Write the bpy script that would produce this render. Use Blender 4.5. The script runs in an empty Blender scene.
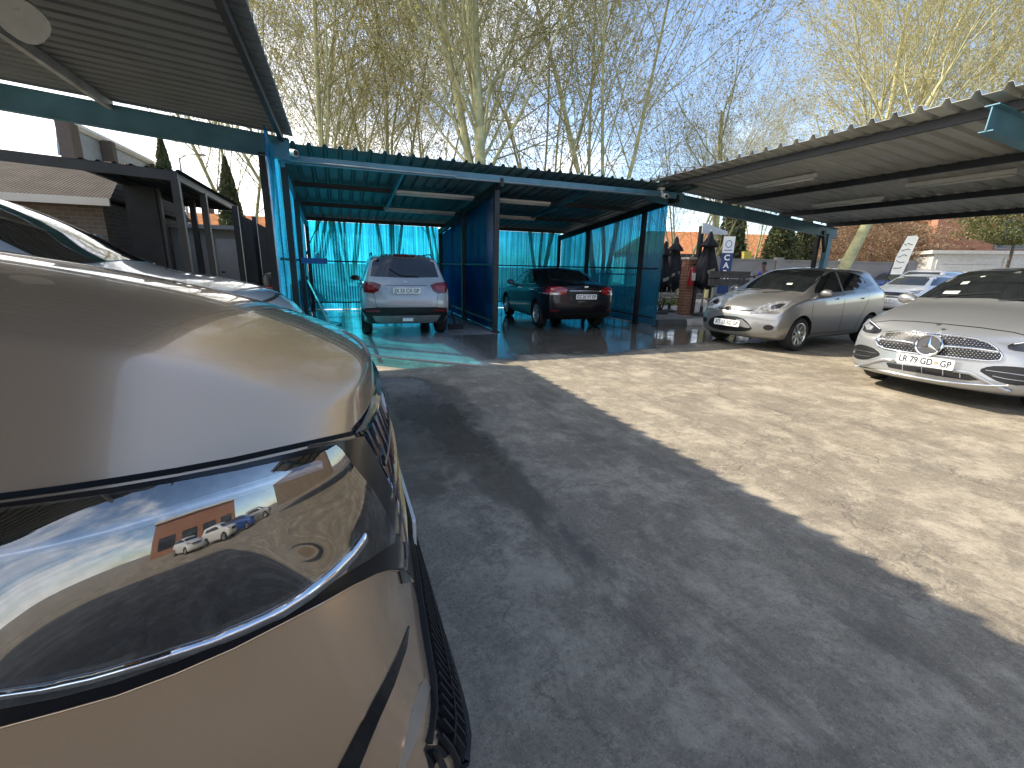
import bpy, bmesh, math, random
import numpy as np
from mathutils import Vector, Matrix
from mathutils.bvhtree import BVHTree
from mathutils.geometry import delaunay_2d_cdt
from mathutils import noise as mnoise

sc = bpy.context.scene
col = sc.collection
R_ = math.radians

# ------------------------------------------------------------------ camera geometry
FPX = 450.0
TH = math.atan(117.5 / FPX)
ROLL = R_(1.35)
CAM = Vector((0, 0, 1.40))
_Uw = Vector((0, math.sin(TH), math.cos(TH)))
CF = Vector((0, math.cos(TH), -math.sin(TH)))
CR = math.cos(ROLL) * Vector((1, 0, 0)) + math.sin(ROLL) * _Uw
CU = -math.sin(ROLL) * Vector((1, 0, 0)) + math.cos(ROLL) * _Uw
def ray(x, y): return CF + (x - 512) / FPX * CR - (y - 384) / FPX * CU
def on_z(x, y, z=0.0):
    d = ray(x, y); return CAM + d * ((z - CAM.z) / d.z)
def on_Y(x, y, Y):
    d = ray(x, y); return CAM + d * (Y / d.y)
AZ = R_(21)                       # the yard's own axes: v to the right, u away from the camera
SITE = Matrix.Rotation(AZ, 4, 'Z')
def S(v, u, z=0.0): return SITE @ Vector((v, u, z))
def to_site(p): return SITE.inverted() @ Vector(p)

cam_d = bpy.data.cameras.new('camera'); cam_o = bpy.data.objects.new('camera', cam_d); col.objects.link(cam_o)
cam_d.sensor_width = 36; cam_d.lens = 36 * FPX / 1024; cam_d.clip_start = 0.02; cam_d.clip_end = 2000
m = Matrix((CR, CU, -CF)).transposed().to_4x4(); m.translation = CAM
cam_o.matrix_world = m
sc.camera = cam_o

# ------------------------------------------------------------------ materials
def _n(nt, t, **kw):
    n = nt.nodes.new(t)
    for k, v in kw.items(): setattr(n, k, v)
    return n
MATS = {}
def mat(name, c, rough=0.5, metal=0.0, coat=0.0, var=0.12, scale=6.0, bump=0.0, bscale=40.0, spec=0.5, trans=0.0,
        emit=None, alpha=1.0, c2=None, ior=1.45, coat_rough=0.03, rvar=0.0, detail=5):
    if name in MATS: return MATS[name]
    mt = bpy.data.materials.new(name); mt.use_nodes = True
    nt = mt.node_tree; b = nt.nodes['Principled BSDF']
    b.inputs['Roughness'].default_value = rough; b.inputs['Metallic'].default_value = metal
    b.inputs['Coat Weight'].default_value = coat; b.inputs['Coat Roughness'].default_value = coat_rough
    b.inputs['Specular IOR Level'].default_value = spec
    b.inputs['Transmission Weight'].default_value = trans; b.inputs['IOR'].default_value = ior
    b.inputs['Alpha'].default_value = alpha
    c = tuple(c) + (1,) if len(c) == 3 else c
    if emit:
        b.inputs['Emission Color'].default_value = c; b.inputs['Emission Strength'].default_value = emit
    tc = _n(nt, 'ShaderNodeTexCoord')
    nz = _n(nt, 'ShaderNodeTexNoise'); nz.inputs['Scale'].default_value = scale; nz.inputs['Detail'].default_value = detail
    nt.links.new(tc.outputs['Object'], nz.inputs['Vector'])
    mx = _n(nt, 'ShaderNodeMix', data_type='RGBA')
    rp = _n(nt, 'ShaderNodeMapRange'); rp.inputs[1].default_value = .3; rp.inputs[2].default_value = .7
    nt.links.new(nz.outputs['Fac'], rp.inputs[0]); nt.links.new(rp.outputs[0], mx.inputs['Factor'])
    lo = tuple(c2) + (1,) if c2 else tuple(x * (1 - var) for x in c[:3]) + (1,)
    hi = c if c2 else tuple(min(1, x * (1 + var)) for x in c[:3]) + (1,)
    mx.inputs['A'].default_value = lo; mx.inputs['B'].default_value = hi
    nt.links.new(mx.outputs['Result'], b.inputs['Base Color'])
    if rvar:
        rr = _n(nt, 'ShaderNodeMapRange'); rr.inputs[1].default_value = .3; rr.inputs[2].default_value = .7
        rr.inputs[3].default_value = max(0.02, rough - rvar); rr.inputs[4].default_value = min(1, rough + rvar)
        nt.links.new(nz.outputs['Fac'], rr.inputs[0]); nt.links.new(rr.outputs[0], b.inputs['Roughness'])
    if bump:
        n2 = _n(nt, 'ShaderNodeTexNoise'); n2.inputs['Scale'].default_value = bscale; n2.inputs['Detail'].default_value = 4
        nt.links.new(tc.outputs['Object'], n2.inputs['Vector'])
        bp = _n(nt, 'ShaderNodeBump'); bp.inputs['Strength'].default_value = bump; bp.inputs['Distance'].default_value = 0.02
        nt.links.new(n2.outputs['Fac'], bp.inputs['Height']); nt.links.new(bp.outputs[0], b.inputs['Normal'])
    MATS[name] = mt
    return mt

# ------------------------------------------------------------------ mesh building
class MB:
    def __init__(s): s.v = []; s.f = []; s.m = []
    def add(s, vs, fs, mi=0):
        o = len(s.v); s.v += [tuple(p) for p in vs]; s.f += [tuple(i + o for i in f) for f in fs]; s.m += [mi] * len(fs)
        return s
    def box(s, x0, x1, y0, y1, z0, z1, mi=0):
        return s.add([(x0,y0,z0),(x1,y0,z0),(x1,y1,z0),(x0,y1,z0),(x0,y0,z1),(x1,y0,z1),(x1,y1,z1),(x0,y1,z1)],
              [(0,3,2,1),(4,5,6,7),(0,1,5,4),(1,2,6,5),(2,3,7,6),(3,0,4,7)], mi)
    def cbox(s, c, sx, sy, sz, rz=0, mi=0, rx=0, ry=0):
        M = Matrix.Translation(Vector(c)) @ Matrix.Rotation(rz, 4, 'Z') @ Matrix.Rotation(ry, 4, 'Y') @ Matrix.Rotation(rx, 4, 'X')
        vs = [M @ Vector((a * sx / 2, b * sy / 2, d * sz / 2)) for d in (-1, 1) for a, b in ((-1,-1),(1,-1),(1,1),(-1,1))]
        return s.add(vs, [(0,3,2,1),(4,5,6,7),(0,1,5,4),(1,2,6,5),(2,3,7,6),(3,0,4,7)], mi)
    def bar(s, a, b, w, h, up=(0,0,1), mi=0):
        a = Vector(a); b = Vector(b); d = (b - a).normalized(); up = Vector(up)
        if abs(d.dot(up)) > .95: up = Vector((1, 0, 0))
        r = d.cross(up).normalized(); n = r.cross(d).normalized()
        vs = []
        for p in (a, b):
            for i, j in ((-1,-1),(1,-1),(1,1),(-1,1)): vs.append(p + r * i * w / 2 + n * j * h / 2)
        return s.add(vs, [(0,3,2,1),(4,5,6,7),(0,1,5,4),(1,2,6,5),(2,3,7,6),(3,0,4,7)], mi)
    def tube(s, pts, r, n=8, mi=0, cap=True):
        pts = [Vector(p) for p in pts]; rs = r if hasattr(r, '__len__') else [r] * len(pts)
        o = len(s.v); ref = None
        for i, p in enumerate(pts):
            d = (pts[min(i + 1, len(pts) - 1)] - pts[max(i - 1, 0)])
            d = d.normalized() if d.length > 1e-9 else Vector((0, 0, 1))
            if ref is None:
                ref = Vector((0, 0, 1)) if abs(d.z) < .9 else Vector((1, 0, 0))
            a = d.cross(ref).normalized(); b = d.cross(a).normalized(); ref = -b if False else a.cross(d).normalized()
            for k in range(n):
                t = 2 * math.pi * k / n
                s.v.append(tuple(p + (a * math.cos(t) + b * math.sin(t)) * rs[i]))
        for i in range(len(pts) - 1):
            for k in range(n):
                q = (o + i*n + k, o + i*n + (k+1) % n, o + (i+1)*n + (k+1) % n, o + (i+1)*n + k)
                s.f.append(q); s.m.append(mi)
        if cap:
            s.f.append(tuple(o + k for k in range(n))[::-1]); s.m.append(mi)
            e = o + (len(pts) - 1) * n; s.f.append(tuple(e + k for k in range(n))); s.m.append(mi)
        return s
    def lathe(s, prof, n=24, M=None, mi=0):
        o = len(s.v); M = M or Matrix()
        for r, z in prof:
            for k in range(n):
                t = 2 * math.pi * k / n; s.v.append(tuple(M @ Vector((r * math.cos(t), r * math.sin(t), z))))
        for i in range(len(prof) - 1):
            for k in range(n):
                s.f.append((o + i*n + k, o + i*n + (k+1) % n, o + (i+1)*n + (k+1) % n, o + (i+1)*n + k)); s.m.append(mi)
        return s
    def prism(s, poly, a, b, fn, mi=0):
        n = len(poly); o = len(s.v)
        for d in (a, b):
            for p in poly: s.v.append(tuple(fn(p, d)))
        s.f.append(tuple(o + i for i in range(n))[::-1]); s.m.append(mi)
        s.f.append(tuple(o + n + i for i in range(n))); s.m.append(mi)
        for i in range(n):
            s.f.append((o + i, o + (i+1) % n, o + n + (i+1) % n, o + n + i)); s.m.append(mi)
        return s
    def build(s, name, mats, parent=None, smooth=False, angle=None, off=None, bevel=None):
        me = bpy.data.meshes.new(name)
        vs = s.v if off is None else [(p[0]-off[0], p[1]-off[1], p[2]-off[2]) for p in s.v]
        me.from_pydata(vs, [], s.f)
        if not isinstance(mats, (list, tuple)): mats = [mats]
        for m_ in mats: me.materials.append(m_)
        if len(mats) > 1: me.polygons.foreach_set('material_index', s.m)
        me.update()
        if smooth or angle: 
            me.polygons.foreach_set('use_smooth', [True] * len(me.polygons))
            if angle: me.set_sharp_from_angle(angle=R_(angle))
        o = bpy.data.objects.new(name, me); col.objects.link(o)
        if parent: o.parent = parent
        if bevel:
            b = o.modifiers.new('bevel', 'BEVEL'); b.width = bevel; b.segments = 2; b.limit_method = 'ANGLE'
        return o
def tag(o, label=None, cat=None, group=None, kind=None):
    if label: o['label'] = label
    if cat: o['category'] = cat
    if group: o['group'] = group
    if kind: o['kind'] = kind
    return o
def empty(name, loc=(0,0,0), rz=0.0, label=None, cat=None, group=None):
    o = bpy.data.objects.new(name, None); col.objects.link(o); o.location = loc; o.rotation_euler = (0, 0, rz)
    o.empty_display_size = .2
    return tag(o, label, cat, group)
def kids(o): return [c for c in bpy.data.objects if c.parent == o]
def copy_tree(o, parent=None):
    c = o.copy(); col.objects.link(c); c.parent = parent
    for k in list(o.children): copy_tree(k, c)
    return c
def text_mesh(name, txt, size, m, parent, mw, extrude=.001, align='CENTER', bold=0.0, xs=1.0):
    cu = bpy.data.curves.new(name, 'FONT'); cu.body = txt; cu.size = size; cu.extrude = extrude
    cu.align_x = align; cu.align_y = 'CENTER'; cu.offset = bold
    t = bpy.data.objects.new('tmp', cu); col.objects.link(t)
    bpy.context.view_layer.update()
    me = bpy.data.meshes.new_from_object(t.evaluated_get(bpy.context.evaluated_depsgraph_get()))
    bpy.data.objects.remove(t); 
    me.materials.clear(); me.materials.append(m)
    o = bpy.data.objects.new(name, me); col.objects.link(o); o.parent = parent
    o.matrix_local = mw @ Matrix.Diagonal((xs, 1, 1, 1))
    return o
def chaikin(p, n=2, closed=True):
    for _ in range(n):
        q = []
        N = len(p)
        for i in range(N if closed else N - 1):
            a = p[i]; b = p[(i+1) % N]
            q.append((a[0]*.75+b[0]*.25, a[1]*.75+b[1]*.25)); q.append((a[0]*.25+b[0]*.75, a[1]*.25+b[1]*.75))
        if not closed: q = [p[0]] + q + [p[-1]]
        p = q
    return p
# ------------------------------------------------------------------ daylight
sun_h = Vector((-0.943, 0.335, 0)).normalized(); EL = R_(40.5)
sun_dir = (sun_h * math.cos(EL) + Vector((0, 0, math.sin(EL)))).normalized()   # towards the sun
w = bpy.data.worlds.new('World'); sc.world = w; w.use_nodes = True
nt = w.node_tree; bg = nt.nodes['Background']; out = nt.nodes['World Output']
sky = _n(nt, 'ShaderNodeTexSky', sky_type='NISHITA'); sky.sun_disc = False
sky.sun_elevation = EL; sky.sun_rotation = math.atan2(sun_dir.x, sun_dir.y); sky.altitude = 1400; sky.air_density = 1.0; sky.dust_density = 1.4
bg.inputs['Strength'].default_value = 0.15
tc = _n(nt, 'ShaderNodeTexCoord')
sep = _n(nt, 'ShaderNodeSeparateXYZ'); nt.links.new(tc.outputs['Generated'], sep.inputs[0])
# cloud layer: project the direction on a plane overhead
addz = _n(nt, 'ShaderNodeMath', operation='ADD'); addz.inputs[1].default_value = .18; nt.links.new(sep.outputs['Z'], addz.inputs[0])
dx = _n(nt, 'ShaderNodeMath', operation='DIVIDE'); dy = _n(nt, 'ShaderNodeMath', operation='DIVIDE')
nt.links.new(sep.outputs['X'], dx.inputs[0]); nt.links.new(addz.outputs[0], dx.inputs[1])
nt.links.new(sep.outputs['Y'], dy.inputs[0]); nt.links.new(addz.outputs[0], dy.inputs[1])
cmb = _n(nt, 'ShaderNodeCombineXYZ'); nt.links.new(dx.outputs[0], cmb.inputs[0]); nt.links.new(dy.outputs[0], cmb.inputs[1])
nz = _n(nt, 'ShaderNodeTexNoise'); nz.inputs['Scale'].default_value = 1.1; nz.inputs['Detail'].default_value = 9; nz.inputs['Roughness'].default_value = .6
nt.links.new(cmb.outputs[0], nz.inputs['Vector'])
# more cloud towards the sun side (left) and near the horizon
b1 = _n(nt, 'ShaderNodeMath', operation='MULTIPLY_ADD'); b1.inputs[1].default_value = -.30; b1.inputs[2].default_value = .02
nt.links.new(sep.outputs['X'], b1.inputs[0])
b2 = _n(nt, 'ShaderNodeMath', operation='MULTIPLY_ADD'); b2.inputs[1].default_value = -.16
nt.links.new(sep.outputs['Z'], b2.inputs[0]); nt.links.new(b1.outputs[0], b2.inputs[2])
ad = _n(nt, 'ShaderNodeMath', operation='ADD'); nt.links.new(nz.outputs['Fac'], ad.inputs[0]); nt.links.new(b2.outputs[0], ad.inputs[1])
mr = _n(nt, 'ShaderNodeMapRange', interpolation_type='SMOOTHSTEP'); mr.inputs[1].default_value = .375; mr.inputs[2].default_value = .70
nt.links.new(ad.outputs[0], mr.inputs[0])
mx = _n(nt, 'ShaderNodeMix', data_type='RGBA'); nt.links.new(mr.outputs[0], mx.inputs['Factor'])
nt.links.new(sky.outputs[0], mx.inputs['A']); mx.inputs['B'].default_value = (7.8, 7.7, 7.6, 1)
nt.links.new(mx.outputs['Result'], bg.inputs['Color'])
sd = bpy.data.lights.new('sun', 'SUN'); sd.energy = 3.9; sd.angle = R_(.55); sd.color = (1.0, .89, .72)
so = bpy.data.objects.new('sun', sd); col.objects.link(so); so.rotation_euler = sun_dir.to_track_quat('Z', 'Y').to_euler(); so.location = (0, 0, 30)
vs_ = sc.view_settings; vs_.view_transform = 'Standard'; vs_.look = 'None'; vs_.exposure = 1.2; vs_.gamma = 1; vs_.use_curve_mapping = False
sc.cycles.max_bounces = 10; sc.cycles.transparent_max_bounces = 16; sc.cycles.diffuse_bounces = 4; sc.cycles.glossy_bounces = 5
sc.cycles.use_denoising = True; sc.cycles.sample_clamp_indirect = 8; sc.cycles.caustics_reflective = False; sc.cycles.caustics_refractive = False
sc.cycles.use_adaptive_sampling = True; sc.cycles.adaptive_threshold = .02

# ------------------------------------------------------------------ ground sheet (site coordinates), with wet and stain masks
def fbm(x, y, s, seed=0., o=4):
    a = 0; f = s; k = .5; t = 0
    for i in range(o):
        a += k * mnoise.noise((x * f + seed, y * f - seed * 1.7, seed * .3)); t += k; f *= 2.03; k *= .55
    return a / t
def seg_d(p, pts):
    best = 9e9; tt = 0
    for i in range(len(pts) - 1):
        a = pts[i]; b = pts[i+1]; dx_ = b[0]-a[0]; dy_ = b[1]-a[1]
        t = max(0, min(1, ((p[0]-a[0])*dx_ + (p[1]-a[1])*dy_) / (dx_*dx_ + dy_*dy_)))
        d = math.hypot(a[0]+dx_*t-p[0], a[1]+dy_*t-p[1])
        if d < best: best = d; tt = (i + t) / (len(pts) - 1)
    return best, tt
def sst(a, b, x):
    t = max(0, min(1, (x - a) / (b - a))); return t*t*(3-2*t)
def pxs(l): return [tuple(to_site(on_z(x, y)))[:2] for x, y in l]
trail = pxs([(398, 382), (430, 410), (470, 450), (510, 490), (545, 520), (590, 560)])
puddle = pxs([(395, 385), (420, 395), (440, 420), (405, 480)])
GRID_V = list(np.arange(-3, 1.2, .12)) + list(np.arange(1.2, 12, .12)); GRID_U = list(np.arange(-1.2, 16, .12))
def sgrid(g, far):
    o = []; st = .5; x = g[-1]
    while x < far: x += st; st *= 1.6; o.append(x)
    i = []; st = .5; x = g[0]
    while x > -far: x -= st; st *= 1.6; i.append(x)
    return i[::-1] + list(g) + o
gv = sgrid(GRID_V, 500); gu = sgrid(GRID_U, 500)
nv, nu = len(gv), len(gu)
verts = []; wet = []; stain = []; slab = []
sA = to_site(on_z(366, 355.4)); sB = to_site(on_z(483, 366))
for j, u_ in enumerate(gu):
    for i, v_ in enumerate(gv):
        z = 0.0; wt = 0; st_ = 0
        if -4 < v_ < 14 and -2 < u_ < 18:
            n1 = fbm(v_, u_, .8, 3.1); n2 = fbm(v_, u_, 2.7, 9.7)
            z = .006 * n1
            # the washed area: the bays and a wide apron in front of them
            lim = 6.35 + .9 * n1 + .35 * n2 + .10 * (v_ - 3)
            wt = sst(lim - .25, lim + .45, u_) * (1 - sst(9.2, 10.4, v_ + .5 * n1))
            if v_ < 2.0: wt *= sst(0, .12, u_ - (sA.y + (sB.y - sA.y) * (v_ - sA.x) / (sB.x - sA.x)))
            d, t = seg_d((v_, u_), trail)
            n4 = fbm(v_, u_, 1.7, 5.5); wd = .30 * (1 - .80 * t) + .20 * n1 + .16 * n2 + .22 * n4
            wt = max(wt, (1.0 - .45 * t) * (1 - sst(wd - .03, wd + .14, d)))
            d2, t2 = seg_d((v_, u_), puddle)
            wt = max(wt, .6 * (1 - sst(.35 + .35*n1, .6 + .35*n1, d2)))
            n3 = fbm(v_, u_, .45, 21.3)
            wt = max(wt, .35 * sst(.22, .5, n3) * sst(2.5, 5, u_))
            st_ = sst(.0, .55, fbm(v_, u_, .55, 14.2)) 
        sl_ = 0
        if -1.0 < v_ < 3.3 and 5 < u_ < 15.4:
            sl_ = sst(0, .1, u_ - (sA.y + (sB.y - sA.y) * (v_ - sA.x) / (sB.x - sA.x))) * (1 - (sst(3.0, 3.2, v_) if u_ > 9 else sst(1.7, 2.3, v_))) * (1 if u_ < 6.2 or v_ > -.9 else 0)
        slab.append(sl_); verts.append((v_, u_, z)); wet.append(wt); stain.append(st_)
faces = [(j*nv+i, j*nv+i+1, (j+1)*nv+i+1, (j+1)*nv+i) for j in range(nu-1) for i in range(nv-1)]
me = bpy.data.meshes.new('ground'); me.from_pydata(verts, [], faces); me.polygons.foreach_set('use_smooth', [True]*len(faces))
at = me.attributes.new('wet', 'FLOAT', 'POINT'); at.data.foreach_set('value', wet)
at = me.attributes.new('slab', 'FLOAT', 'POINT'); at.data.foreach_set('value', slab)
at = me.attributes.new('stain', 'FLOAT', 'POINT'); at.data.foreach_set('value', stain)
gm = bpy.data.materials.new('worn_concrete'); gm.use_nodes = True; nt = gm.node_tree; b = nt.nodes['Principled BSDF']
tc = _n(nt, 'ShaderNodeTexCoord')
def nnoise(nt, vec, scale, detail=6, rough=.6, dist=0.0, **k):
    n = _n(nt, 'ShaderNodeTexNoise', **k); n.inputs['Scale'].default_value = scale; n.inputs['Detail'].default_value = detail
    n.inputs['Roughness'].default_value = rough; n.inputs['Distortion'].default_value = dist; nt.links.new(vec, n.inputs['Vector']); return n
def mrange(nt, src, a, b_, c, d, smooth=True):
    r = _n(nt, 'ShaderNodeMapRange'); 
    if smooth: r.interpolation_type = 'SMOOTHSTEP'
    for i, x in enumerate((a, b_, c, d)): r.inputs[i+1].default_value = x
    nt.links.new(src, r.inputs[0]); return r.outputs[0]
def mixc(nt, f, a, b_, mode='MIX'):
    m_ = _n(nt, 'ShaderNodeMix', data_type='RGBA', blend_type=mode)
    if hasattr(f, 'links') or not isinstance(f, (int, float)): nt.links.new(f, m_.inputs['Factor'])
    else: m_.inputs['Factor'].default_value = f
    for k, x in (('A', a), ('B', b_)):
        if isinstance(x, tuple): m_.inputs[k].default_value = x + (1,) if len(x) == 3 else x
        else: nt.links.new(x, m_.inputs[k])
    return m_.outputs['Result']
def mth(nt, op, a, b_=None, c=None):
    n = _n(nt, 'ShaderNodeMath', operation=op)
    for i, x in enumerate((a, b_, c)):
        if x is None: continue
        if isinstance(x, (int, float)): n.inputs[i].default_value = x
        else: nt.links.new(x, n.inputs[i])
    return n.outputs[0]
P_ = tc.outputs['Object']
mp = _n(nt, 'ShaderNodeMapping'); mp.inputs['Rotation'].default_value = (0, 0, R_(-35)); mp.inputs['Scale'].default_value = (1, .25, 1); nt.links.new(P_, mp.inputs[0])
big = nnoise(nt, P_, .6, 9, .70, .3); mid = nnoise(nt, P_, 7, 10, .75, .3); fine = nnoise(nt, P_, 48, 12, .82); streak = nnoise(nt, mp.outputs[0], 6.5, 10, .74, .8)
c1 = mixc(nt, mrange(nt, big.outputs['Fac'], .30, .70, 0, 1), (.20, .17, .13), (.29, .25, .185))
c2 = mixc(nt, mrange(nt, streak.outputs['Fac'], .46, .64, 0, .65), c1, (.16, .138, .105))
c3 = mixc(nt, mrange(nt, mid.outputs['Fac'], .50, .68, 0, .6), c2, (.44, .385, .30))
c4 = mixc(nt, mrange(nt, fine.outputs['Fac'], .46, .62, .0, .7), c3, (.11, .098, .08))
scf = nnoise(nt, P_, 1.9, 14, .82, .2)
c4 = mixc(nt, mrange(nt, scf.outputs['Fac'], .46, .62, 0, .75), c4, (.42, .37, .285))
scd = nnoise(nt, mp.outputs[0], 1.3, 14, .80, .4)
c4 = mixc(nt, mrange(nt, scd.outputs['Fac'], .50, .66, 0, .75), c4, (.105, .09, .07))
spk = nnoise(nt, P_, 140, 3, .5)
c4 = mixc(nt, mrange(nt, spk.outputs['Fac'], .62, .70, 0, .75), c4, (.06, .055, .045))
c4 = mixc(nt, mrange(nt, spk.outputs['Fac'], .38, .30, 0, .5), c4, (.52, .47, .38))
crk = _n(nt, 'ShaderNodeTexVoronoi', feature='DISTANCE_TO_EDGE'); crk.inputs['Scale'].default_value = .22
wp = nnoise(nt, P_, 2.2, 5, .6); wv = _n(nt, 'ShaderNodeVectorMath', operation='ADD'); nt.links.new(P_, wv.inputs[0]); nt.links.new(wp.outputs['Color'], wv.inputs[1]); nt.links.new(wv.outputs[0], crk.inputs['Vector'])
c5 = mixc(nt, mrange(nt, crk.outputs['Distance'], .0, .004, .28, 0), c4, (.05, .047, .042))
sa = _n(nt, 'ShaderNodeAttribute', attribute_name='stain'); wa = _n(nt, 'ShaderNodeAttribute', attribute_name='wet')
c6 = mixc(nt, mth(nt, 'MULTIPLY', sa.outputs['Fac'], .45), c5, (.10, .095, .088))
wn = nnoise(nt, P_, 9, 5, .6)
wet_f = mth(nt, 'MULTIPLY_ADD', mth(nt, 'SUBTRACT', wn.outputs['Fac'], .5), .9, wa.outputs['Fac'])
wet_s = mrange(nt, wet_f, .3, .6, 0, 1)
wet_s = mth(nt, 'MULTIPLY', wet_s, mrange(nt, wa.outputs['Fac'], .05, .3, 0, 1))
c7 = mixc(nt, mth(nt, 'MULTIPLY', wet_s, .62), c6, (.05, .048, .044))
sla = _n(nt, 'ShaderNodeAttribute', attribute_name='slab')
slc = mixc(nt, mrange(nt, scd.outputs['Fac'], .45, .62, 0, 1), (.50, .50, .47), (.36, .36, .34))
c7 = mixc(nt, mth(nt, 'MULTIPLY', sla.outputs['Fac'], .85), c7, slc)
nt.links.new(c7, b.inputs['Base Color'])
deep = mrange(nt, wa.outputs['Fac'], .55, .95, 0, 1)
rdry = mrange(nt, mid.outputs['Fac'], .35, .65, .62, .85)
rw = mth(nt, 'SUBTRACT', rdry, mth(nt, 'MULTIPLY', wet_s, mth(nt, 'MULTIPLY_ADD', deep, .36, .28)))
nt.links.new(mth(nt, 'MAXIMUM', rw, .06), b.inputs['Roughness'])
bp = _n(nt, 'ShaderNodeBump'); bp.inputs['Distance'].default_value = .01
hh = mth(nt, 'ADD', mth(nt, 'MULTIPLY', fine.outputs['Fac'], .5), mth(nt, 'MULTIPLY', mid.outputs['Fac'], 1.0))
hh = mth(nt, 'ADD', hh, mrange(nt, crk.outputs['Distance'], .0, .006, -.6, 0))
nt.links.new(hh, bp.inputs['Height']); nt.links.new(mth(nt, 'MAXIMUM', mth(nt, 'SUBTRACT', mth(nt, 'MULTIPLY_ADD', wet_s, -.35, .5), mth(nt, 'MULTIPLY', deep, .14)), .01), bp.inputs['Strength']); nt.links.new(bp.outputs[0], b.inputs['Normal'])
me.materials.append(gm)
ground = bpy.data.objects.new('ground', me); col.objects.link(ground); ground.rotation_euler = (0, 0, AZ); ground['kind'] = 'structure'
# ------------------------------------------------------------------ sheds
def sthing(name, v, u, z, label, cat, group=None):
    o = empty(name, S(v, u, z), AZ, label, cat, group); o['_o'] = 0; del o['_o']; o_off[o.name] = (v, u, z); return o
o_off = {}
def sb(mb, name, mats, root, **k): return mb.build(name, mats, root, off=o_off[root.name], **k)
M_steel_blk = mat('black_painted_steel', (.018, .02, .022), .45, 0, var=.3, scale=3, bump=.1)
M_steel_blu = mat('teal_painted_steel', (.075, .205, .28), .38, .1, var=.25, scale=2.5, coat=.2)
M_steel_gry = mat('grey_steel_purlin', (.42, .43, .44), .5, .3, var=.25, scale=3)
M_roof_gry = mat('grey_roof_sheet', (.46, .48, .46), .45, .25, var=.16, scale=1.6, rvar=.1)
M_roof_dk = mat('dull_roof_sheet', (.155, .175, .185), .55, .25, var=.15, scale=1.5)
M_roof_tl = mat('teal_roof_sheet', (.13, .19, .20), .42, .3, var=.2, scale=1.4)
M_white = mat('white_plastic', (.75, .75, .73), .4, var=.05)
M_lamp = mat('tube_diffuser', (.62, .64, .62), .35, var=.06)

def rib(t, period, h, flat=.62):
    f = (t / period) % 1.0
    r = (1 - flat) / 2
    if f < flat: return 0.0
    f = (f - flat) / (1 - flat)
    return h * (f / .3 if f < .3 else (1 if f < .7 else (1 - f) / .3))
def ribs_pts(a, b, period, flat=.62):
    out = []; n0 = math.floor(a / period) - 1; n1 = math.ceil(b / period) + 1
    for n in range(n0, n1):
        for f in (0, flat, flat + (1 - flat) * .3, flat + (1 - flat) * .7):
            t = (n + f) * period
            if a <= t <= b: out.append(t)
    if not out or out[0] > a + 1e-4: out.insert(0, a)
    if out[-1] < b - 1e-4: out.append(b)
    return out
def roof_sheet(v0, v1, u0, u1, zf, along, period=.23, h=.04, jag=.0, thick=.004, seed=1):
    """ribbed sheet; the ribs run along 'v' or 'u'"""
    rnd = random.Random(seed); mb = MB()
    if along == 'v':
        ts = ribs_pts(u0, u1, period); ss = list(np.linspace(v0, v1, 7)); fn = lambda s_, t, e: (s_, t, zf(s_, t) + rib(t, period, h) + e)
    else:
        ts = ribs_pts(v0, v1, period); ss = list(np.linspace(u0, u1, 7)); fn = lambda s_, t, e: (t, s_, zf(t, s_) + rib(t, period, h) + e)
    n = len(ts); o = 0
    for e in (0, thick):
        vs = [fn(s_ + (jag * math.sin(math.floor(t / (period * 3)) * 12.9) if si in (0, len(ss) - 1) else 0), t, e) for si, s_ in enumerate(ss) for t in ts]
        fs = [(i*n+j, i*n+j+1, (i+1)*n+j+1, (i+1)*n+j) for i in range(len(ss)-1) for j in range(n-1)]
        mb.add(vs, fs)
    N = n * len(ss)
    e1 = [(j, j+1, N+j+1, N+j) for j in range(n-1)]; b_ = (len(ss)-1)*n
    e2 = [(b_+j, b_+j+1, N+b_+j+1, N+b_+j) for j in range(n-1)]
    mb.f += e1 + e2; mb.m += [0] * len(e1 + e2)
    return mb
def wall_sheet(fixed, c, a0, a1, z0, ztop, period=.076, h=.018):
    """thin ribbed translucent sheet standing on the line v=c or u=c"""
    mb = MB(); ts = []
    t = a0
    while t < a1: ts.append(t); t += period / 4
    ts.append(a1)
    vs = []
    for k, zz in enumerate((0, 1)):
        for t in ts:
            r = h * math.sin(2 * math.pi * t / period)
            z = ztop(t) if zz else z0
            vs.append((c + r, t, z) if fixed == 'v' else (t, c + r, z))
    n = len(ts)
    mb.add(vs, [(j, j+1, n+j+1, n+j) for j in range(n-1)])
    return mb
def ibeam(mb, a, b, w, h, t=.012):
    a = Vector(a); b = Vector(b)
    mb.bar(a, b, t, h - 2*t); z = Vector((0, 0, h/2 - t/2))
    mb.bar(a + z, b + z, w, t); mb.bar(a - z, b - z, w, t)
    return mb

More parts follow.
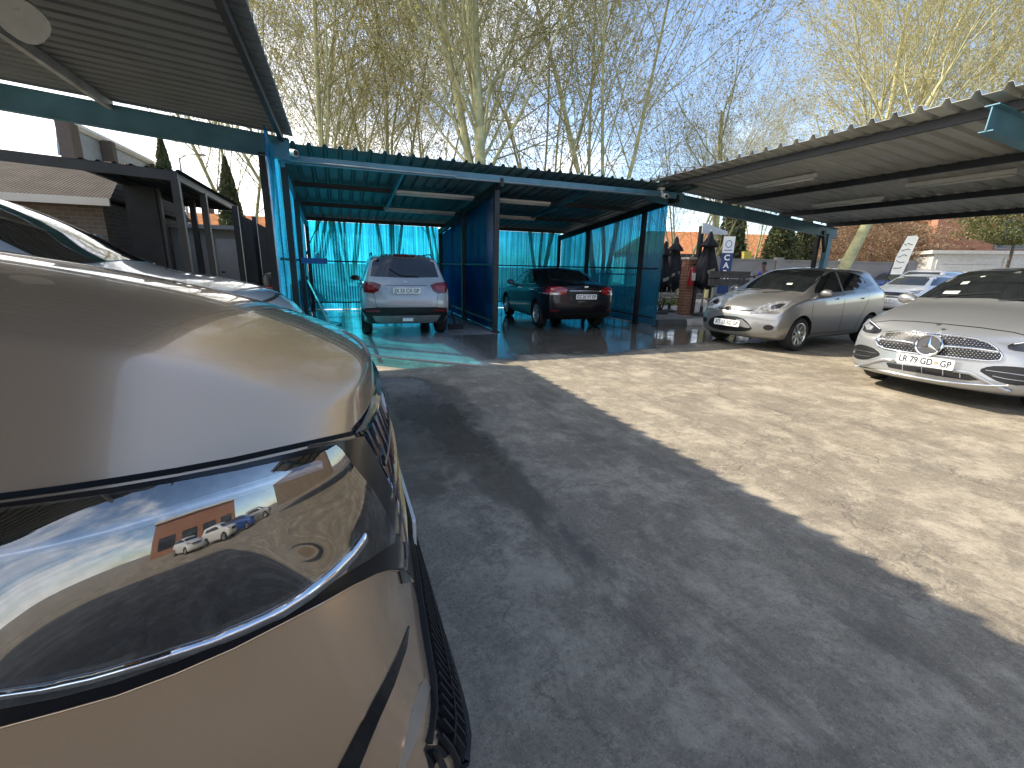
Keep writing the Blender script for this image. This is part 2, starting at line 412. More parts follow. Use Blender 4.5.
def poly_mat(name, tint, opac=.35, dirt=.5):
    mt = bpy.data.materials.new(name); mt.use_nodes = True; nt = mt.node_tree
    nt.nodes.remove(nt.nodes['Principled BSDF']); out = nt.nodes['Material Output']
    tc = _n(nt, 'ShaderNodeTexCoord'); mp = _n(nt, 'ShaderNodeMapping'); mp.inputs['Scale'].default_value = (4, 4, .10); nt.links.new(tc.outputs['Object'], mp.inputs[0])
    n1 = nnoise(nt, mp.outputs[0], 2.6, 4, .6); n2 = nnoise(nt, tc.outputs['Object'], 1.2, 3, .5)
    s = mrange(nt, n1.outputs['Fac'], .35, .65, 0, 1)
    colr = mixc(nt, s, tuple(x * .42 for x in tint), tuple(min(1, x * 1.25 + .01) for x in tint))
    tr = _n(nt, 'ShaderNodeBsdfTransparent'); nt.links.new(colr, tr.inputs[0])
    tl = _n(nt, 'ShaderNodeBsdfTranslucent'); tl.inputs[0].default_value = (tint[0]*1.0+.01, tint[1]*.95, tint[2], 1)
    df = _n(nt, 'ShaderNodeBsdfDiffuse'); df.inputs[0].default_value = (tint[0]*.6+.01, tint[1]*.7, tint[2]*.8, 1)
    gl = _n(nt, 'ShaderNodeBsdfGlossy'); gl.inputs['Roughness'].default_value = .12; gl.inputs[0].default_value = (.9, .9, .9, 1)
    a = _n(nt, 'ShaderNodeMixShader'); a.inputs[0].default_value = .22; nt.links.new(tl.outputs[0], a.inputs[1]); nt.links.new(df.outputs[0], a.inputs[2])
    c = _n(nt, 'ShaderNodeMixShader'); nt.links.new(mrange(nt, n2.outputs['Fac'], .3, .7, max(0, opac - .12), opac + .12), c.inputs[0])
    nt.links.new(tr.outputs[0], c.inputs[1]); nt.links.new(a.outputs[0], c.inputs[2])
    fr = _n(nt, 'ShaderNodeFresnel'); fr.inputs[0].default_value = 1.35
    d = _n(nt, 'ShaderNodeMixShader'); nt.links.new(mth(nt, 'MULTIPLY', fr.outputs[0], .6), d.inputs[0]); nt.links.new(c.outputs[0], d.inputs[1]); nt.links.new(gl.outputs[0], d.inputs[2])
    nt.links.new(d.outputs[0], out.inputs[0])
    return mt
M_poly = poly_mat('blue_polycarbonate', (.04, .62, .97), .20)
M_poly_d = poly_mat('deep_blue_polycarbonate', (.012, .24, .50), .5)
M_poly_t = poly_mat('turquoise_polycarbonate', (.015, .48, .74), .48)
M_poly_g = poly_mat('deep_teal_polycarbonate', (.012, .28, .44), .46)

# --- car wash shelter -------------------------------------------------------
zr = lambda v, u: 3.22 - .098 * (u - 8.75)
wash = sthing('car_wash_shelter', 3.4, 9.3, 0, 'two bay car wash shelter with teal ribbed roof and blue translucent walls', 'shelter')
sb(roof_sheet(-.95, 7.75, 8.72, 15.25, zr, 'u', .24, .045, .02), 'roof_sheet', M_roof_tl, wash)
def vbeam(u_, dz, w_, h_, v0=-.8, v1=7.6): 
    mb = MB(); mb.bar((v0, u_, zr(0, u_) - dz), (v1, u_, zr(0, u_) - dz), w_, h_); return mb
sb(vbeam(9.05, .14, .06, .13), 'front_beam', M_steel_blu, wash)
for u_ in (10.9, 12.7, 14.6): sb(vbeam(u_, .07, .06, .10), 'purlin', M_steel_blk, wash)
for v_, us in ((-.72, (9.1, 11.4, 14.75)), (3.15, (9.33, 12.0, 14.9)), (7.42, (10.2, 13.0, 15.0))):
    for u_ in us:
        mb = MB(); mb.bar((v_, u_, 0), (v_, u_, zr(v_, u_) - .12), .10, .10); mb.box(v_-.09, v_+.09, u_-.09, u_+.09, .004, .016)
        sb(mb, 'post', M_steel_blk, wash)
    mb = MB(); mb.bar((v_, 9.0, zr(v_, 9.0) - .2), (v_, 15.0, zr(v_, 15.0) - .2), .07, .16); sb(mb, 'rafter', M_steel_blk if v_ > 0 else M_steel_blu, wash)
for v_ in (1.25, 5.2):
    mb = MB(); mb.bar((v_, 9.1, zr(v_, 9.1) - .17), (v_, 12.7, zr(v_, 12.7) - .12), .05, .09); sb(mb, 'brace', M_steel_blu, wash)
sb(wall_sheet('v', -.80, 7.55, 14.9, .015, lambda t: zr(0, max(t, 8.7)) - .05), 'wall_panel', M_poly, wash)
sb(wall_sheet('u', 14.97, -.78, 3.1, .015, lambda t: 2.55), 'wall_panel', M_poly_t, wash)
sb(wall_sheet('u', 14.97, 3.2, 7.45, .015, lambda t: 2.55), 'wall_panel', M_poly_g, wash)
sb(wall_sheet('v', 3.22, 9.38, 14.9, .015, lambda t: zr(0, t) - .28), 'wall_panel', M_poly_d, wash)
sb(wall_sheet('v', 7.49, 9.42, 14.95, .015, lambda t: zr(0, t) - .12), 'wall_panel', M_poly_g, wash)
for z in (.22, 1.43):
    for a, b_ in (((-.76, 7.7, z), (-.76, 14.8, z)), ((-.7, 14.93, z), (3.1, 14.93, z)), ((3.2, 14.93, z), (7.4, 14.93, z)), ((3.16, 9.4, z), (3.16, 14.8, z)), ((7.44, 9.5, z), (7.44, 14.9, z))):
        mb = MB(); mb.bar(a, b_, .03, .04); sb(mb, 'rail', M_steel_blk, wash)
# conduit along the front beam
mb = MB(); mb.tube([(-.6, 8.98, 3.02), (2.2, 8.98, 3.02), (2.25, 9.02, 3.0), (7.2, 8.98, 3.01)], .012, 6); sb(mb, 'conduit', M_steel_gry, wash, smooth=True)
def tube_light(v0, v1, u_, z, label):
    t = sthing('tube_light', (v0+v1)/2, u_, z, label, 'tube light', 'tube lights under the shelters')
    mb = MB(); mb.box(v0, v1, u_-.04, u_+.04, z-.02, z+.03); sb(mb, 'fitting', M_white, t)
    mb = MB(); mb.tube([(v0+.03, u_, z-.045), (v1-.03, u_, z-.045)], .022, 8); sb(mb, 'tube', M_lamp, t, smooth=True)
tube_light(1.25, 3.0, 10.5, 2.88, 'white tube light nearest the eave in the bay with the pale silver car')
tube_light(1.2, 3.0, 12.3, 2.72, 'white tube light deeper inside the bay with the pale silver car')
tube_light(3.5, 4.9, 10.5, 2.88, 'white tube light nearest the eave in the bay with the black sedan')
tube_light(4.0, 5.3, 12.3, 2.72, 'white tube light deeper inside the bay with the black sedan')

# --- near left carport ---------------------------------------------------------
zl = lambda v, u: 3.29 + .085 * (-.55 - v)
lc = sthing('near_carport', -3.5, 8.42, 0, 'dull grey ribbed carport roof on blue steel beams over the gold car', 'carport')
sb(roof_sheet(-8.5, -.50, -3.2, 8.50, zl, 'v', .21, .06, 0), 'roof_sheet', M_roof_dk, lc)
for v_, m_ in ((-.66, M_steel_blk), (-2.75, M_steel_gry), (-4.6, M_steel_blk), (-6.6, M_steel_blk)):
    mb = MB(); mb.bar((v_, -3.2, zl(v_, 0) - .07), (v_, 8.46, zl(v_, 0) - .07), .06, .11); sb(mb, 'purlin', m_, lc)
for u_ in (8.42, 3.2, -2.8):
    mb = MB(); ibeam(mb, (-.56, u_, zl(-.56, 0) - .22), (-8.4, u_, zl(-8.4, 0) - .22), .11, .31)
    if u_ > 8: sb(mb, 'rafter', M_steel_blu, lc)
for v_, u_ in ((-.95, 8.42), (-7.9, 8.42), (-7.9, 3.2)):
    mb = MB(); mb.bar((v_, u_, 0), (v_, u_, zl(v_, 0) - .33), .10, .10); sb(mb, 'post', M_steel_blk, lc)
fp = to_site(on_z(21, 11, 3.3)); fl = sthing('floodlight', fp.x, fp.y, 3.3, 'pale square floodlight bolted under the carport purlin', 'floodlight')
mb = MB(); pl_ = chaikin([(-.15, -.15), (.15, -.15), (.15, .15), (-.15, .15)], 2); fn_ = (to_site(CAM) - Vector((fp.x, fp.y, 3.28))).normalized() + Vector((0, 0, -.4)); fn_.normalize(); fa = fn_.cross(Vector((.3, 1, 0))).normalized(); fb_ = fn_.cross(fa)
mb.prism(pl_, 0, .06, lambda p, d: Vector((fp.x, fp.y, 3.25)) + fa * p[0] + fb_ * p[1] + fn_ * d); sb(mb, 'housing', mat('pale_lamp_glass', (.55, .57, .55), .3), fl)
mb = MB(); mb.box(fp.x - .03, fp.x + .03, fp.y - .1, fp.y + .1, 3.27, zl(fp.x, 0)); sb(mb, 'bracket', M_steel_gry, fl)
def camera_thing(v_, u_, z, dv, label):
    t = sthing('security_camera', v_, u_, z, label, 'security camera')
    mb = MB(); mb.tube([(v_, u_, z), (v_ + dv, u_ - .2, z - .05)], .05, 12); sb(mb, 'camera_body', M_white, t, angle=40)
    mb = MB(); mb.tube([(v_ + dv, u_ - .2, z - .05), (v_ + dv*1.02, u_ - .21, z - .052)], .04, 12); sb(mb, 'lens', mat('black_glass', (.01,.01,.012), .08), t)
    mb = MB(); mb.tube([(v_, u_, z), (v_ - .02, u_ + .05, z + .12)], .022, 8); mb.cbox((v_-.02, u_+.06, z+.14), .12, .1, .05); sb(mb, 'bracket', M_white, t)
camera_thing(-.62, 8.7, 3.10, .14, 'white bullet camera at the corner between the two roofs')
camera_thing(6.95, 8.95, 3.02, -.06, 'white camera box under the far corner of the right carport')

# --- right carport -------------------------------------------------------------
zc = lambda v, u: 3.33 - .088 * (v - 6.75)
rc = sthing('parking_carport', 9.8, 9.3, 0, 'long grey ribbed carport roof on black purlins above the silver cars', 'carport')
sb(roof_sheet(6.72, 13.6, -4.5, 9.5, zc, 'v', .27, .065, .02), 'roof_sheet', M_roof_gry, rc)
for v_ in (7.12, 9.12, 11.15, 12.95):
    mb = MB(); mb.bar((v_, -4.5, zc(v_, 0) - .065), (v_, 9.38, zc(v_, 0) - .065), .06, .11)
    for k in range(52):
        uu = -4.4 + k * .27 + .17; mb.tube([(v_, uu, zc(v_, 0) - .02), (v_, uu, zc(v_, 0) + .03)], .02, 5)
    sb(mb, 'purlin', M_steel_blk, rc)
for u_ in (9.3, 3.3, -2.8):
    mb = MB(); ibeam(mb, (6.75, u_, zc(6.75, 0) - .25), (13.3, u_, zc(13.3, 0) - .25), .13, .27)
    sb(mb, 'rafter', M_steel_blu, rc)
for u_ in (9.3, 3.15):
    mb = MB(); ibeam(mb, (13.0, u_, 0), (13.0, u_, zc(13, 0) - .3), .14, .2) if False else mb.bar((13.0, u_, 0), (13.0, u_, zc(13, 0) - .3), .13, .16)
    sb(mb, 'post', M_steel_blu, rc)
mb = MB(); mb.bar((13.0, 9.3, 1.9), (12.75, 9.3, 2.55), .09, .09); mb.bar((12.8, 9.45, 0), (12.8, 9.45, zc(12.8, 0) - .3), .09, .09); sb(mb, 'brace_post', M_steel_blk, rc)
for k, (u0, v_, d) in enumerate(((4.3, 9.9, 'second purlin and nearest the camera'), (6.4, 8.3, 'first purlin'), (3.4, 11.7, 'third purlin'), (6.6, 10.6, 'far end of the second purlin'))):
    t = sthing('tube_light', v_, u0, zc(v_, 0) - .1, 'white tube light under the right carport roof by the ' + d, 'tube light', 'tube lights under the shelters')
    z = zc(v_, 0) - .06
    mb = MB(); mb.box(v_-.04, v_+.04, u0, u0+1.5, z-.02, z+.04); sb(mb, 'fitting', M_white, t)
    mb = MB(); mb.tube([(v_, u0+.03, z-.045), (v_, u0+1.47, z-.045)], .02, 8); sb(mb, 'tube', M_lamp, t, smooth=True)
# --- things inside the bays ---------------------------------------------------
def stick(name, cat, label, a, b_, r, m_, extra=None):
    t = sthing(name, a[0], a[1], 0, label, cat)
    mb = MB(); mb.tube([a, b_], r, 8); sb(mb, 'handle', m_, t, smooth=True)
    if extra: extra(t)
    return t
M_rubber = mat('black_rubber', (.015, .015, .016), .7, bump=.2)
def bh(t): 
    mb = MB(); mb.cbox((2.42, 9.95, .06), .34, .07, .12); sb(mb, 'brush_head', M_rubber, t, bevel=.01)
stick('broom', 'broom', 'short black broom leaning beside the pale silver car against the divider', (2.42, 9.95, .08), (2.30, 10.5, .98), .022, M_rubber, bh)
stick('pressure_lance', 'pressure lance', 'pale spray lance leaning on the blue wall left of the pale silver car', (-.15, 9.9, .03), (-.62, 11.2, 1.0), .018, mat('pale_plastic', (.6,.62,.6), .4))
ho = MB(); pts = [(-.5 , 11.3, .03), (-.3, 10.9, .02), (-.1, 10.8, .02), (.0, 11.2, .02), (-.2, 11.6, .02), (-.5, 11.5, .02), (-.62, 11.9, .3), (-.66, 12.0, 1.5), (-.2, 12.3, 2.5)]
def cr(pts, n=8):
    P = [Vector(p) for p in pts]; P = [P[0]] + P + [P[-1]]; o = []
    for i in range(1, len(P) - 2):
        for k in range(n):
            t = k / n; a, b_, c, d = P[i-1], P[i], P[i+1], P[i+2]
            o.append(.5 * ((2*b_) + (c - a)*t + (2*a - 5*b_ + 4*c - d)*t*t + (3*b_ - a - 3*c + d)*t*t*t))
    o.append(P[-2]); return o
ho.tube(cr(pts), .012, 6); h = ho.build('wash_hose', M_rubber, None, smooth=True); h.rotation_euler = (0,0,AZ); tag(h, 'thin black wash hose looped on the floor by the left blue wall', 'hose')
tr = sthing('cleaning_tray', -.35, 12.0, 1.45, 'blue plastic shelf of cleaning gear on the left bay wall', 'shelf')
mb = MB(); mb.box(-.72, -.2, 11.2, 12.3, 1.36, 1.40); mb.box(-.72, -.2, 11.2, 11.23, 1.4, 1.48); mb.box(-.23, -.2, 11.2, 12.3, 1.4, 1.48)
sb(mb, 'shelf_board', mat('blue_plastic', (.02, .12, .35), .4), tr)
mb = MB(); mb.tube([(-.4, 11.8, 1.40), (-.4, 11.8, 1.58), (-.4, 11.8, 1.62)], [.05, .05, .02], 10); sb(mb, 'spray_bottle', mat('teal_plastic', (.1,.45,.5), .3), tr)
# drain strip in front of the left bay
dr = MB(); dr.box(-.9, 2.55, 0, .05, .0, .012)
d_ = dr.build('floor_strip', mat('worn_white_kerb', (.55,.53,.48), .7, bump=.3), None); pA = on_z(366, 355.4); pB = on_z(483, 366)
d_.data.clear_geometry(); dr = MB(); dr.bar(pA + Vector((0,0,.008)), pB + Vector((0,0,.008)), .05, .012); 
d2 = dr.build('floor_strip', mat('worn_white_kerb', (.55,.53,.48), .7), None); bpy.data.objects.remove(d_); tag(d2, 'thin pale cement strip across the floor before the left wash bay', 'floor strip')
# ------------------------------------------------------------------ cars
def paint(name, c, metal=.65, rough=.32, flake=.06):
    m_ = mat(name, c, rough, metal, coat=1.0, var=flake, scale=900, coat_rough=.025, detail=2)
    return m_
M_glass = mat('dark_car_glass', (.012, .015, .017), .04, 0, coat=.6, var=.2, spec=.7)
M_blackp = mat('black_trim', (.012, .012, .013), .38, var=.2)
M_gloss = mat('gloss_black_trim', (.006, .006, .007), .08, coat=.7, var=.1)
M_tyre = mat('tyre_rubber', (.016, .016, .017), .75, var=.3, bump=.2)
M_rim = mat('alloy_rim', (.55, .56, .57), .28, .85, var=.06)
M_chrome = mat('chrome', (.80, .81, .83), .06, 1, var=.03)
M_well = mat('wheel_well', (.008, .008, .008), .9)
M_red = mat('red_tail_lens', (.16, .006, .008), .12, coat=.8, var=.35, scale=30)
M_clear = mat('clear_lamp_lens', (.30, .31, .33), .10, .35, coat=1, var=.5, scale=18)
M_lampd = mat('dark_lamp_lens', (.02, .022, .026), .05, 0, coat=1, var=.5, scale=10)
M_plate = mat('plate_white', (.78, .78, .74), .4, var=.03)
M_ink = mat('plate_ink', (.015, .02, .05), .5)
M_fog = mat('amber_lens', (.6, .2, .02), .2)

def interp(tab, x):
    """smooth monotone table lookup: [(x, y), ...]"""
    if x <= tab[0][0]: return tab[0][1]
    if x >= tab[-1][0]: return tab[-1][1]
    n = len(tab)
    for i in range(n - 1):
        if tab[i][0] <= x <= tab[i+1][0]:
            x0, y0 = tab[i]; x1, y1 = tab[i+1]; h = x1 - x0
            d = (y1 - y0) / h
            def slope(j):
                if j <= 0 or j >= n - 1: return (tab[min(j+1, n-1)][1] - tab[max(j-1, 0)][1]) / (tab[min(j+1, n-1)][0] - tab[max(j-1, 0)][0])
                a = (tab[j][1]-tab[j-1][1])/(tab[j][0]-tab[j-1][0]); b = (tab[j+1][1]-tab[j][1])/(tab[j+1][0]-tab[j][0])
                return 0 if a*b <= 0 else 2*a*b/(a+b)
            m0, m1 = slope(i), slope(i+1); t = (x - x0) / h
            return (2*t**3-3*t*t+1)*y0 + (t**3-2*t*t+t)*h*m0 + (-2*t**3+3*t*t)*y1 + (t**3-t*t)*h*m1

class Car:
    def __init__(s, name, label, cat, sp, v, u, rz, z=0, group=None, scale=1.0):
        """sp: tables over x (rear to front); v,u: site position of the centre; rz: heading in the site frame"""
        s.sp = sp; s.off = (v, u, z)
        s.root = empty(name, S(v, u, z), AZ + rz, label, cat, group)
        s.root.scale = (scale,) * 3
        s.M = Matrix.Translation(S(v, u, z)) @ Matrix.Rotation(AZ + rz, 4, 'Z') @ Matrix.Scale(scale, 4); s.Mi = s.M.inverted()
        s.shell()
    def shell(s):
        sp = s.sp; L0, L1 = sp['x']; xs = sp['stations']; J = sp.get('b', (-1, -.72, -.36, 0, .36, .72, 1)); 
        nose = sp['nose']; tail = sp['tail']; K = 9
        def lev(x):
            zb, zs, zt = interp(sp['zb'], x), interp(sp['zs'], x), interp(sp['zt'], x)
            w, wt = interp(sp['w'], x), interp(sp['wt'], x)
            cr_ = interp(sp['crown'], x) if 'crown' in sp else .05
            ze = zt - cr_; sh = sp.get('shoulder', .965); H = zs - zb
            g = sp.get('lowlev', (.10, .36, .62))
            return [(zb, w*.90), (zb + g[0]*H, w*.965), (zb + g[1]*H, w*.995), (zb + g[2]*H, w), (zs - min(.06, H*.12), w*.992),
                    (zs, w*sh), (zs + .12*(ze - zs), w*sh + (wt - w*sh)*.14), (zs + .90*(ze - zs), w*sh + (wt - w*sh)*.88), (ze, wt)], cr_
        grid = {}
        vs = []; idx = {}
        N = len(xs) - 1
        LV = [lev(x) for x in xs]
        xa, xb = sp.get('fade', (.55, .5))
        pcn, pct = sp.get('plan', (.16, .12)); pw = sp.get('planp', 2.6); pk = sp.get('plank', [1]*9)
        def P(i, j, k):
            x = xs[i]; L, cr_ = LV[i]; z, y = L[k]; b_ = J[j]
            edge = (k == K-1)
            if k == K - 1: z = z + cr_ * (1 - abs(b_)**2.2)
            elif i in (0, N) and 0 < j < len(J)-1: z = z + cr_ * (1 - abs(b_)**2.2) * (k / (K-1))**5
            fn = max(0, min(1, (x - (L1 - xa)) / xa))**1.6; ft = max(0, min(1, ((L0 + xb) - x) / xb))**1.6
            ab = abs(b_)
            x2 = x + fn * (nose[k] - pcn * pk[k] * ab**pw) - ft * (tail[k] - pct * ab**pw)
            return (x2, y * b_, z)
        for i in range(N + 1):
            for j in range(len(J)):
                for k in range(K):
                    if i in (0, N) or j in (0, len(J)-1) or k in (0, K-1):
                        idx[i, j, k] = len(vs); vs.append(P(i, j, k))
        fs = []
        nJ = len(J) - 1
        for i in range(N):
            for k in range(K - 1):
                fs.append((idx[i,0,k], idx[i,0,k+1], idx[i+1,0,k+1], idx[i+1,0,k]))
                fs.append((idx[i,nJ,k], idx[i+1,nJ,k], idx[i+1,nJ,k+1], idx[i,nJ,k+1]))
            for j in range(nJ):
                fs.append((idx[i,j,0], idx[i+1,j,0], idx[i+1,j+1,0], idx[i,j+1,0]))
                fs.append((idx[i,j,K-1], idx[i,j+1,K-1], idx[i+1,j+1,K-1], idx[i+1,j,K-1]))
        for j in range(nJ):
            for k in range(K - 1):
                fs.append((idx[0,j,k], idx[0,j+1,k], idx[0,j+1,k+1], idx[0,j,k+1]))
                fs.append((idx[N,j,k], idx[N,j,k+1], idx[N,j+1,k+1], idx[N,j+1,k]))
        me = bpy.data.meshes.new('body'); me.from_pydata(vs, [], fs); me.update()
        bm = bmesh.new(); bm.from_mesh(me); bmesh.ops.recalc_face_normals(bm, faces=bm.faces); bm.to_mesh(me); bm.free()
        me.materials.append(sp['paint']); me.materials.append(M_well)
        o = bpy.data.objects.new('body', me); col.objects.link(o)
        sub = o.modifiers.new('s', 'SUBSURF'); sub.levels = sub.render_levels = sp.get('sub', 2)
        bpy.context.view_layer.update(); dg = bpy.context.evaluated_depsgraph_get()
        base = bpy.data.meshes.new_from_object(o.evaluated_get(dg))
        bm = bmesh.new(); bm.from_mesh(base); s.bvh = BVHTree.FromBMesh(bm); bm.free()
        cut = []
        for wx, wy, r in sp['wheels']:
            for sy in (-1, 1):
                mb = MB(); M_ = Matrix.Translation((wx, sy * (wy + .12), r)) @ Matrix.Rotation(R_(90), 4, 'X')
                R2 = r + sp.get('arch', .055); n = 40
                mb.lathe([(0.001, -.26), (R2, -.26), (R2, .4), (0.001, .4)] if sy > 0 else [(0.001, -.4), (R2, -.4), (R2, .26), (0.001, .26)], n, M_)
                c = mb.build('cutter', M_well); cut.append(c)
                bm = bmesh.new(); bm.from_mesh(c.data); bmesh.ops.remove_doubles(bm, verts=bm.verts, dist=.0015); bmesh.ops.recalc_face_normals(bm, faces=bm.faces); bm.to_mesh(c.data); bm.free()
                b_ = o.modifiers.new('b', 'BOOLEAN'); b_.operation = 'DIFFERENCE'; b_.object = c; b_.solver = 'EXACT'; b_.material_mode = 'TRANSFER'
        bpy.context.view_layer.update(); dg = bpy.context.evaluated_depsgraph_get()
        fin = bpy.data.meshes.new_from_object(o.evaluated_get(dg)); fin.name = 'body'
        o.modifiers.clear(); o.data = fin
        for c in cut: bpy.data.objects.remove(c)
        fin.polygons.foreach_set('use_smooth', [True] * len(fin.polygons)); fin.set_sharp_from_angle(angle=R_(38))
        o.parent = s.root; s.body = o
    # ---- surface patches
    def _fill(s, poly, res):
        poly = [Vector((p[0], p[1])) for p in poly]
        out = []
        n = len(poly)
        for i in range(n):
            a, b_ = poly[i], poly[(i+1) % n]; m_ = max(1, int((b_ - a).length / res))
            for k in range(m_): out.append(a + (b_ - a) * k / m_)
        ne = len(out); edges = [(i, (i+1) % ne) for i in range(ne)]
        xs_ = [p.x for p in out]; ys_ = [p.y for p in out]
        def inside(p):
            c = False; j = ne - 1
            for i in range(ne):
                if (out[i].y > p.y) != (out[j].y > p.y) and p.x < (out[j].x-out[i].x)*(p.y-out[i].y)/(out[j].y-out[i].y+1e-12)+out[i].x: c = not c
                j = i
            return c
        pts = list(out); y = min(ys_) + res * .5; r = 0
        while y < max(ys_):
            x = min(xs_) + res * (.5 if r % 2 else 1.0)
            while x < max(xs_):
                p = Vector((x, y))
                if inside(p) and min((p - q).length_squared for q in out) > (res * .45)**2: pts.append(p)
                x += res
            y += res; r += 1
        v2, e2, f2, _, _, _ = delaunay_2d_cdt(pts, edges, [], 1, 1e-7)
        return v2, f2
    def _mesh(s, name, m_, hits, f2, off, thick, parent, mirror, smooth=True, inward=None):
        out = []
        for sy in ((1, -1) if mirror else (1,)):
            vs = []; 
            for h, nrm in hits:
                vs.append(h + nrm * off)
            base = len(vs)
            cnt = {}
            for f in f2:
                for i in range(len(f)):
                    e = (f[i], f[(i+1) % len(f)]); cnt[tuple(sorted(e))] = cnt.get(tuple(sorted(e)), 0) + 1
            fs = [tuple(f) for f in f2]
            # orientation: outward
            if fs:
                a, b_, c = (vs[i] for i in fs[0][:3]); nn = (b_ - a).cross(c - a)
                if nn.dot(hits[fs[0][0]][1]) < 0: fs = [f[::-1] for f in fs]
            skirt = {}
            fo = list(fs)
            for f in fs:
                for i in range(len(f)):
                    a, b_ = f[i], f[(i+1) % len(f)]
                    if cnt[tuple(sorted((a, b_)))] == 1:
                        for q in (a, b_):
                            if q not in skirt: skirt[q] = len(vs); vs.append(vs[q] - hits[q][1] * thick)
                        fo.append((b_, a, skirt[a], skirt[b_]))
            if sy < 0:
                vs = [Vector((p.x, -p.y, p.z)) for p in vs]; fo = [f[::-1] for f in fo]
            me = bpy.data.meshes.new(name); me.from_pydata([tuple(p) for p in vs], [], fo); me.materials.append(m_); me.update()
            me.polygons.foreach_set('use_smooth', [True] * len(me.polygons)); me.set_sharp_from_angle(angle=R_(40))
            o = bpy.data.objects.new(name, me); col.objects.link(o); o.parent = parent or s.root; out.append(o)
        return out if mirror else out[0]
    def cast(s, o, d):
        h, n, i, dist = s.bvh.ray_cast(o, d)
        if h is None: return None
        if n.dot(d) > 0: n = -n
        return h, n
    def patch(s, name, m_, poly, phi=0, off=.004, thick=.012, res=.06, parent=None, mirror=False, top=False, smooth=0, tilt=0):
        """poly in (h, z) seen from azimuth phi (0 front, 90 left side, 180 rear); or (x, y) from above"""
        if smooth: poly = chaikin(poly, smooth)
        v2, f2 = s._fill(poly, res)
        if top: d = Vector((0, 0, -1)); mk = lambda p: Vector((p[0], p[1], 4))
        else:
            dd = Vector((math.cos(R_(phi)), math.sin(R_(phi)), 0)); e = Vector((-math.sin(R_(phi)), math.cos(R_(phi)), 0)); d = -dd
            mk = lambda p: dd * 6 + e * p[0] + Vector((0, 0, p[1]))
        hits = []
        for p in v2:
            o = mk(p); h = s.cast(o, d)
            if h is None:
                nr = s.bvh.find_nearest(o + d * (5.2 if not top else 3))
                # walk: choose the surface point closest to the ray
                best = None
                for t in np.linspace(3, 8, 26):
                    q = o + d * float(t); r_ = s.bvh.find_nearest(q)
                    if best is None or r_[3] < best[3]: best = r_
                h = (best[0], best[1] if best[1].dot(d) < 0 else -best[1])
            hits.append(h)
        return s._mesh(name, m_, hits, f2, off, thick, parent, mirror)
    def patch_px(s, name, m_, poly, off=.004, thick=.012, res=4, parent=None, mirror=False, smooth=0, src=None):
        """poly traced in photograph pixels, laid on the body's real surface"""
        if smooth: poly = chaikin(poly, smooth)
        v2, f2 = s._fill(poly, res)
        o = s.Mi @ CAM; Mr = s.Mi.to_3x3(); hits = []
        for p in v2:
            d = (Mr @ ray(p[0], p[1])).normalized(); h = s.cast(o, d)
            if h is None:
                best = None
                for t in np.linspace(.3, 14, 90):
                    q = o + d * float(t); r_ = s.bvh.find_nearest(q)
                    if best is None or r_[3] < best[3]: best = r_
                h = (best[0], best[1] if best[1].dot(d) < 0 else -best[1])
            hits.append(h)
        return s._mesh(name, m_, hits, f2, off, thick, parent, mirror)
    def strip(s, name, m_, pts, w, phi=0, **k):
        P = [Vector(p) for p in pts]; a = []; b_ = []
        for i, p in enumerate(P):
            d = (P[min(i+1, len(P)-1)] - P[max(i-1, 0)]).normalized(); n = Vector((-d.y, d.x)); ww = w[i] if hasattr(w, '__len__') else w
            a.append(tuple(p + n * ww / 2)); b_.append(tuple(p - n * ww / 2))
        poly = a + b_[::-1]
        return s.patch_px(name, m_, poly, **k) if phi == 'px' else s.patch(name, m_, poly, phi, **k)
    def wheels(s, spokes=5, style=0, rimm=None, visible=None):
        for wx, wy, r in s.sp['wheels']:
            for sy in (-1, 1):
                W = s.sp.get('tyre', .215); rr = r * s.sp.get('rimr', .66)
                prof = [(rr, -W/2+.012), (rr+.015, -W/2), (r-.03, -W/2+.004), (r-.008, -W/2+.025), (r, -W/2+.06), (r, W/2-.06), (r-.008, W/2-.025), (r-.03, W/2-.004), (rr+.015, W/2), (rr, W/2-.012), (rr-.01, W/2-.04), (rr-.01, -W/2+.04), (rr, -W/2+.012)]
                M_ = Matrix.Translation((wx, sy * (wy - W/2), r)) @ Matrix.Rotation(R_(-90 * sy), 4, 'X')
                mb = MB(); mb.lathe(prof, 36, M_); ty = mb.build('wheel', M_tyre, s.root, angle=35)
                mb = MB(); mb.lathe([(rr+.004, W/2-.008), (rr-.012, W/2-.006), (rr-.022, W/2-.03), (rr-.03, W/2-.12), (.10, -W/2+.06), (0.001, -W/2+.06)], 36, M_)
                for k in range(spokes):
                    for da in ((-.12, .12) if style == 0 else (0,)):
                        a = 2 * math.pi * k / spokes + da + .3; c, si = math.cos(a), math.sin(a)
                        a2 = a - da * .9
                        w_ = .022 if style == 0 else .045
                        p0 = Vector((math.cos(a2) * .045, math.sin(a2) * .045, W/2-.035)); p1 = Vector((c * (rr-.012), si * (rr-.012), W/2-.018))
                        n = Vector((-si, c, 0)) * w_ / 2; dz = Vector((0, 0, -.03))
                        vs = [p0 - n, p0 + n, p1 + n*1.3, p1 - n*1.3]; vs = vs + [q + dz for q in vs]
                        mb.add([M_ @ q for q in vs], [(0,1,2,3),(7,6,5,4),(0,4,5,1),(1,5,6,2),(2,6,7,3),(3,7,4,0)])
                mb.lathe([(.065, W/2-.06), (.062, W/2-.028), (.045, W/2-.02), (.001, W/2-.02)], 18, M_)
                mb.build('rim', rimm or M_rim, ty, angle=30)
                mb = MB(); mb.lathe([(rr-.03, -.02), (.001, -.02)], 24, M_); mb.build('brake_disc', M_blackp, ty)
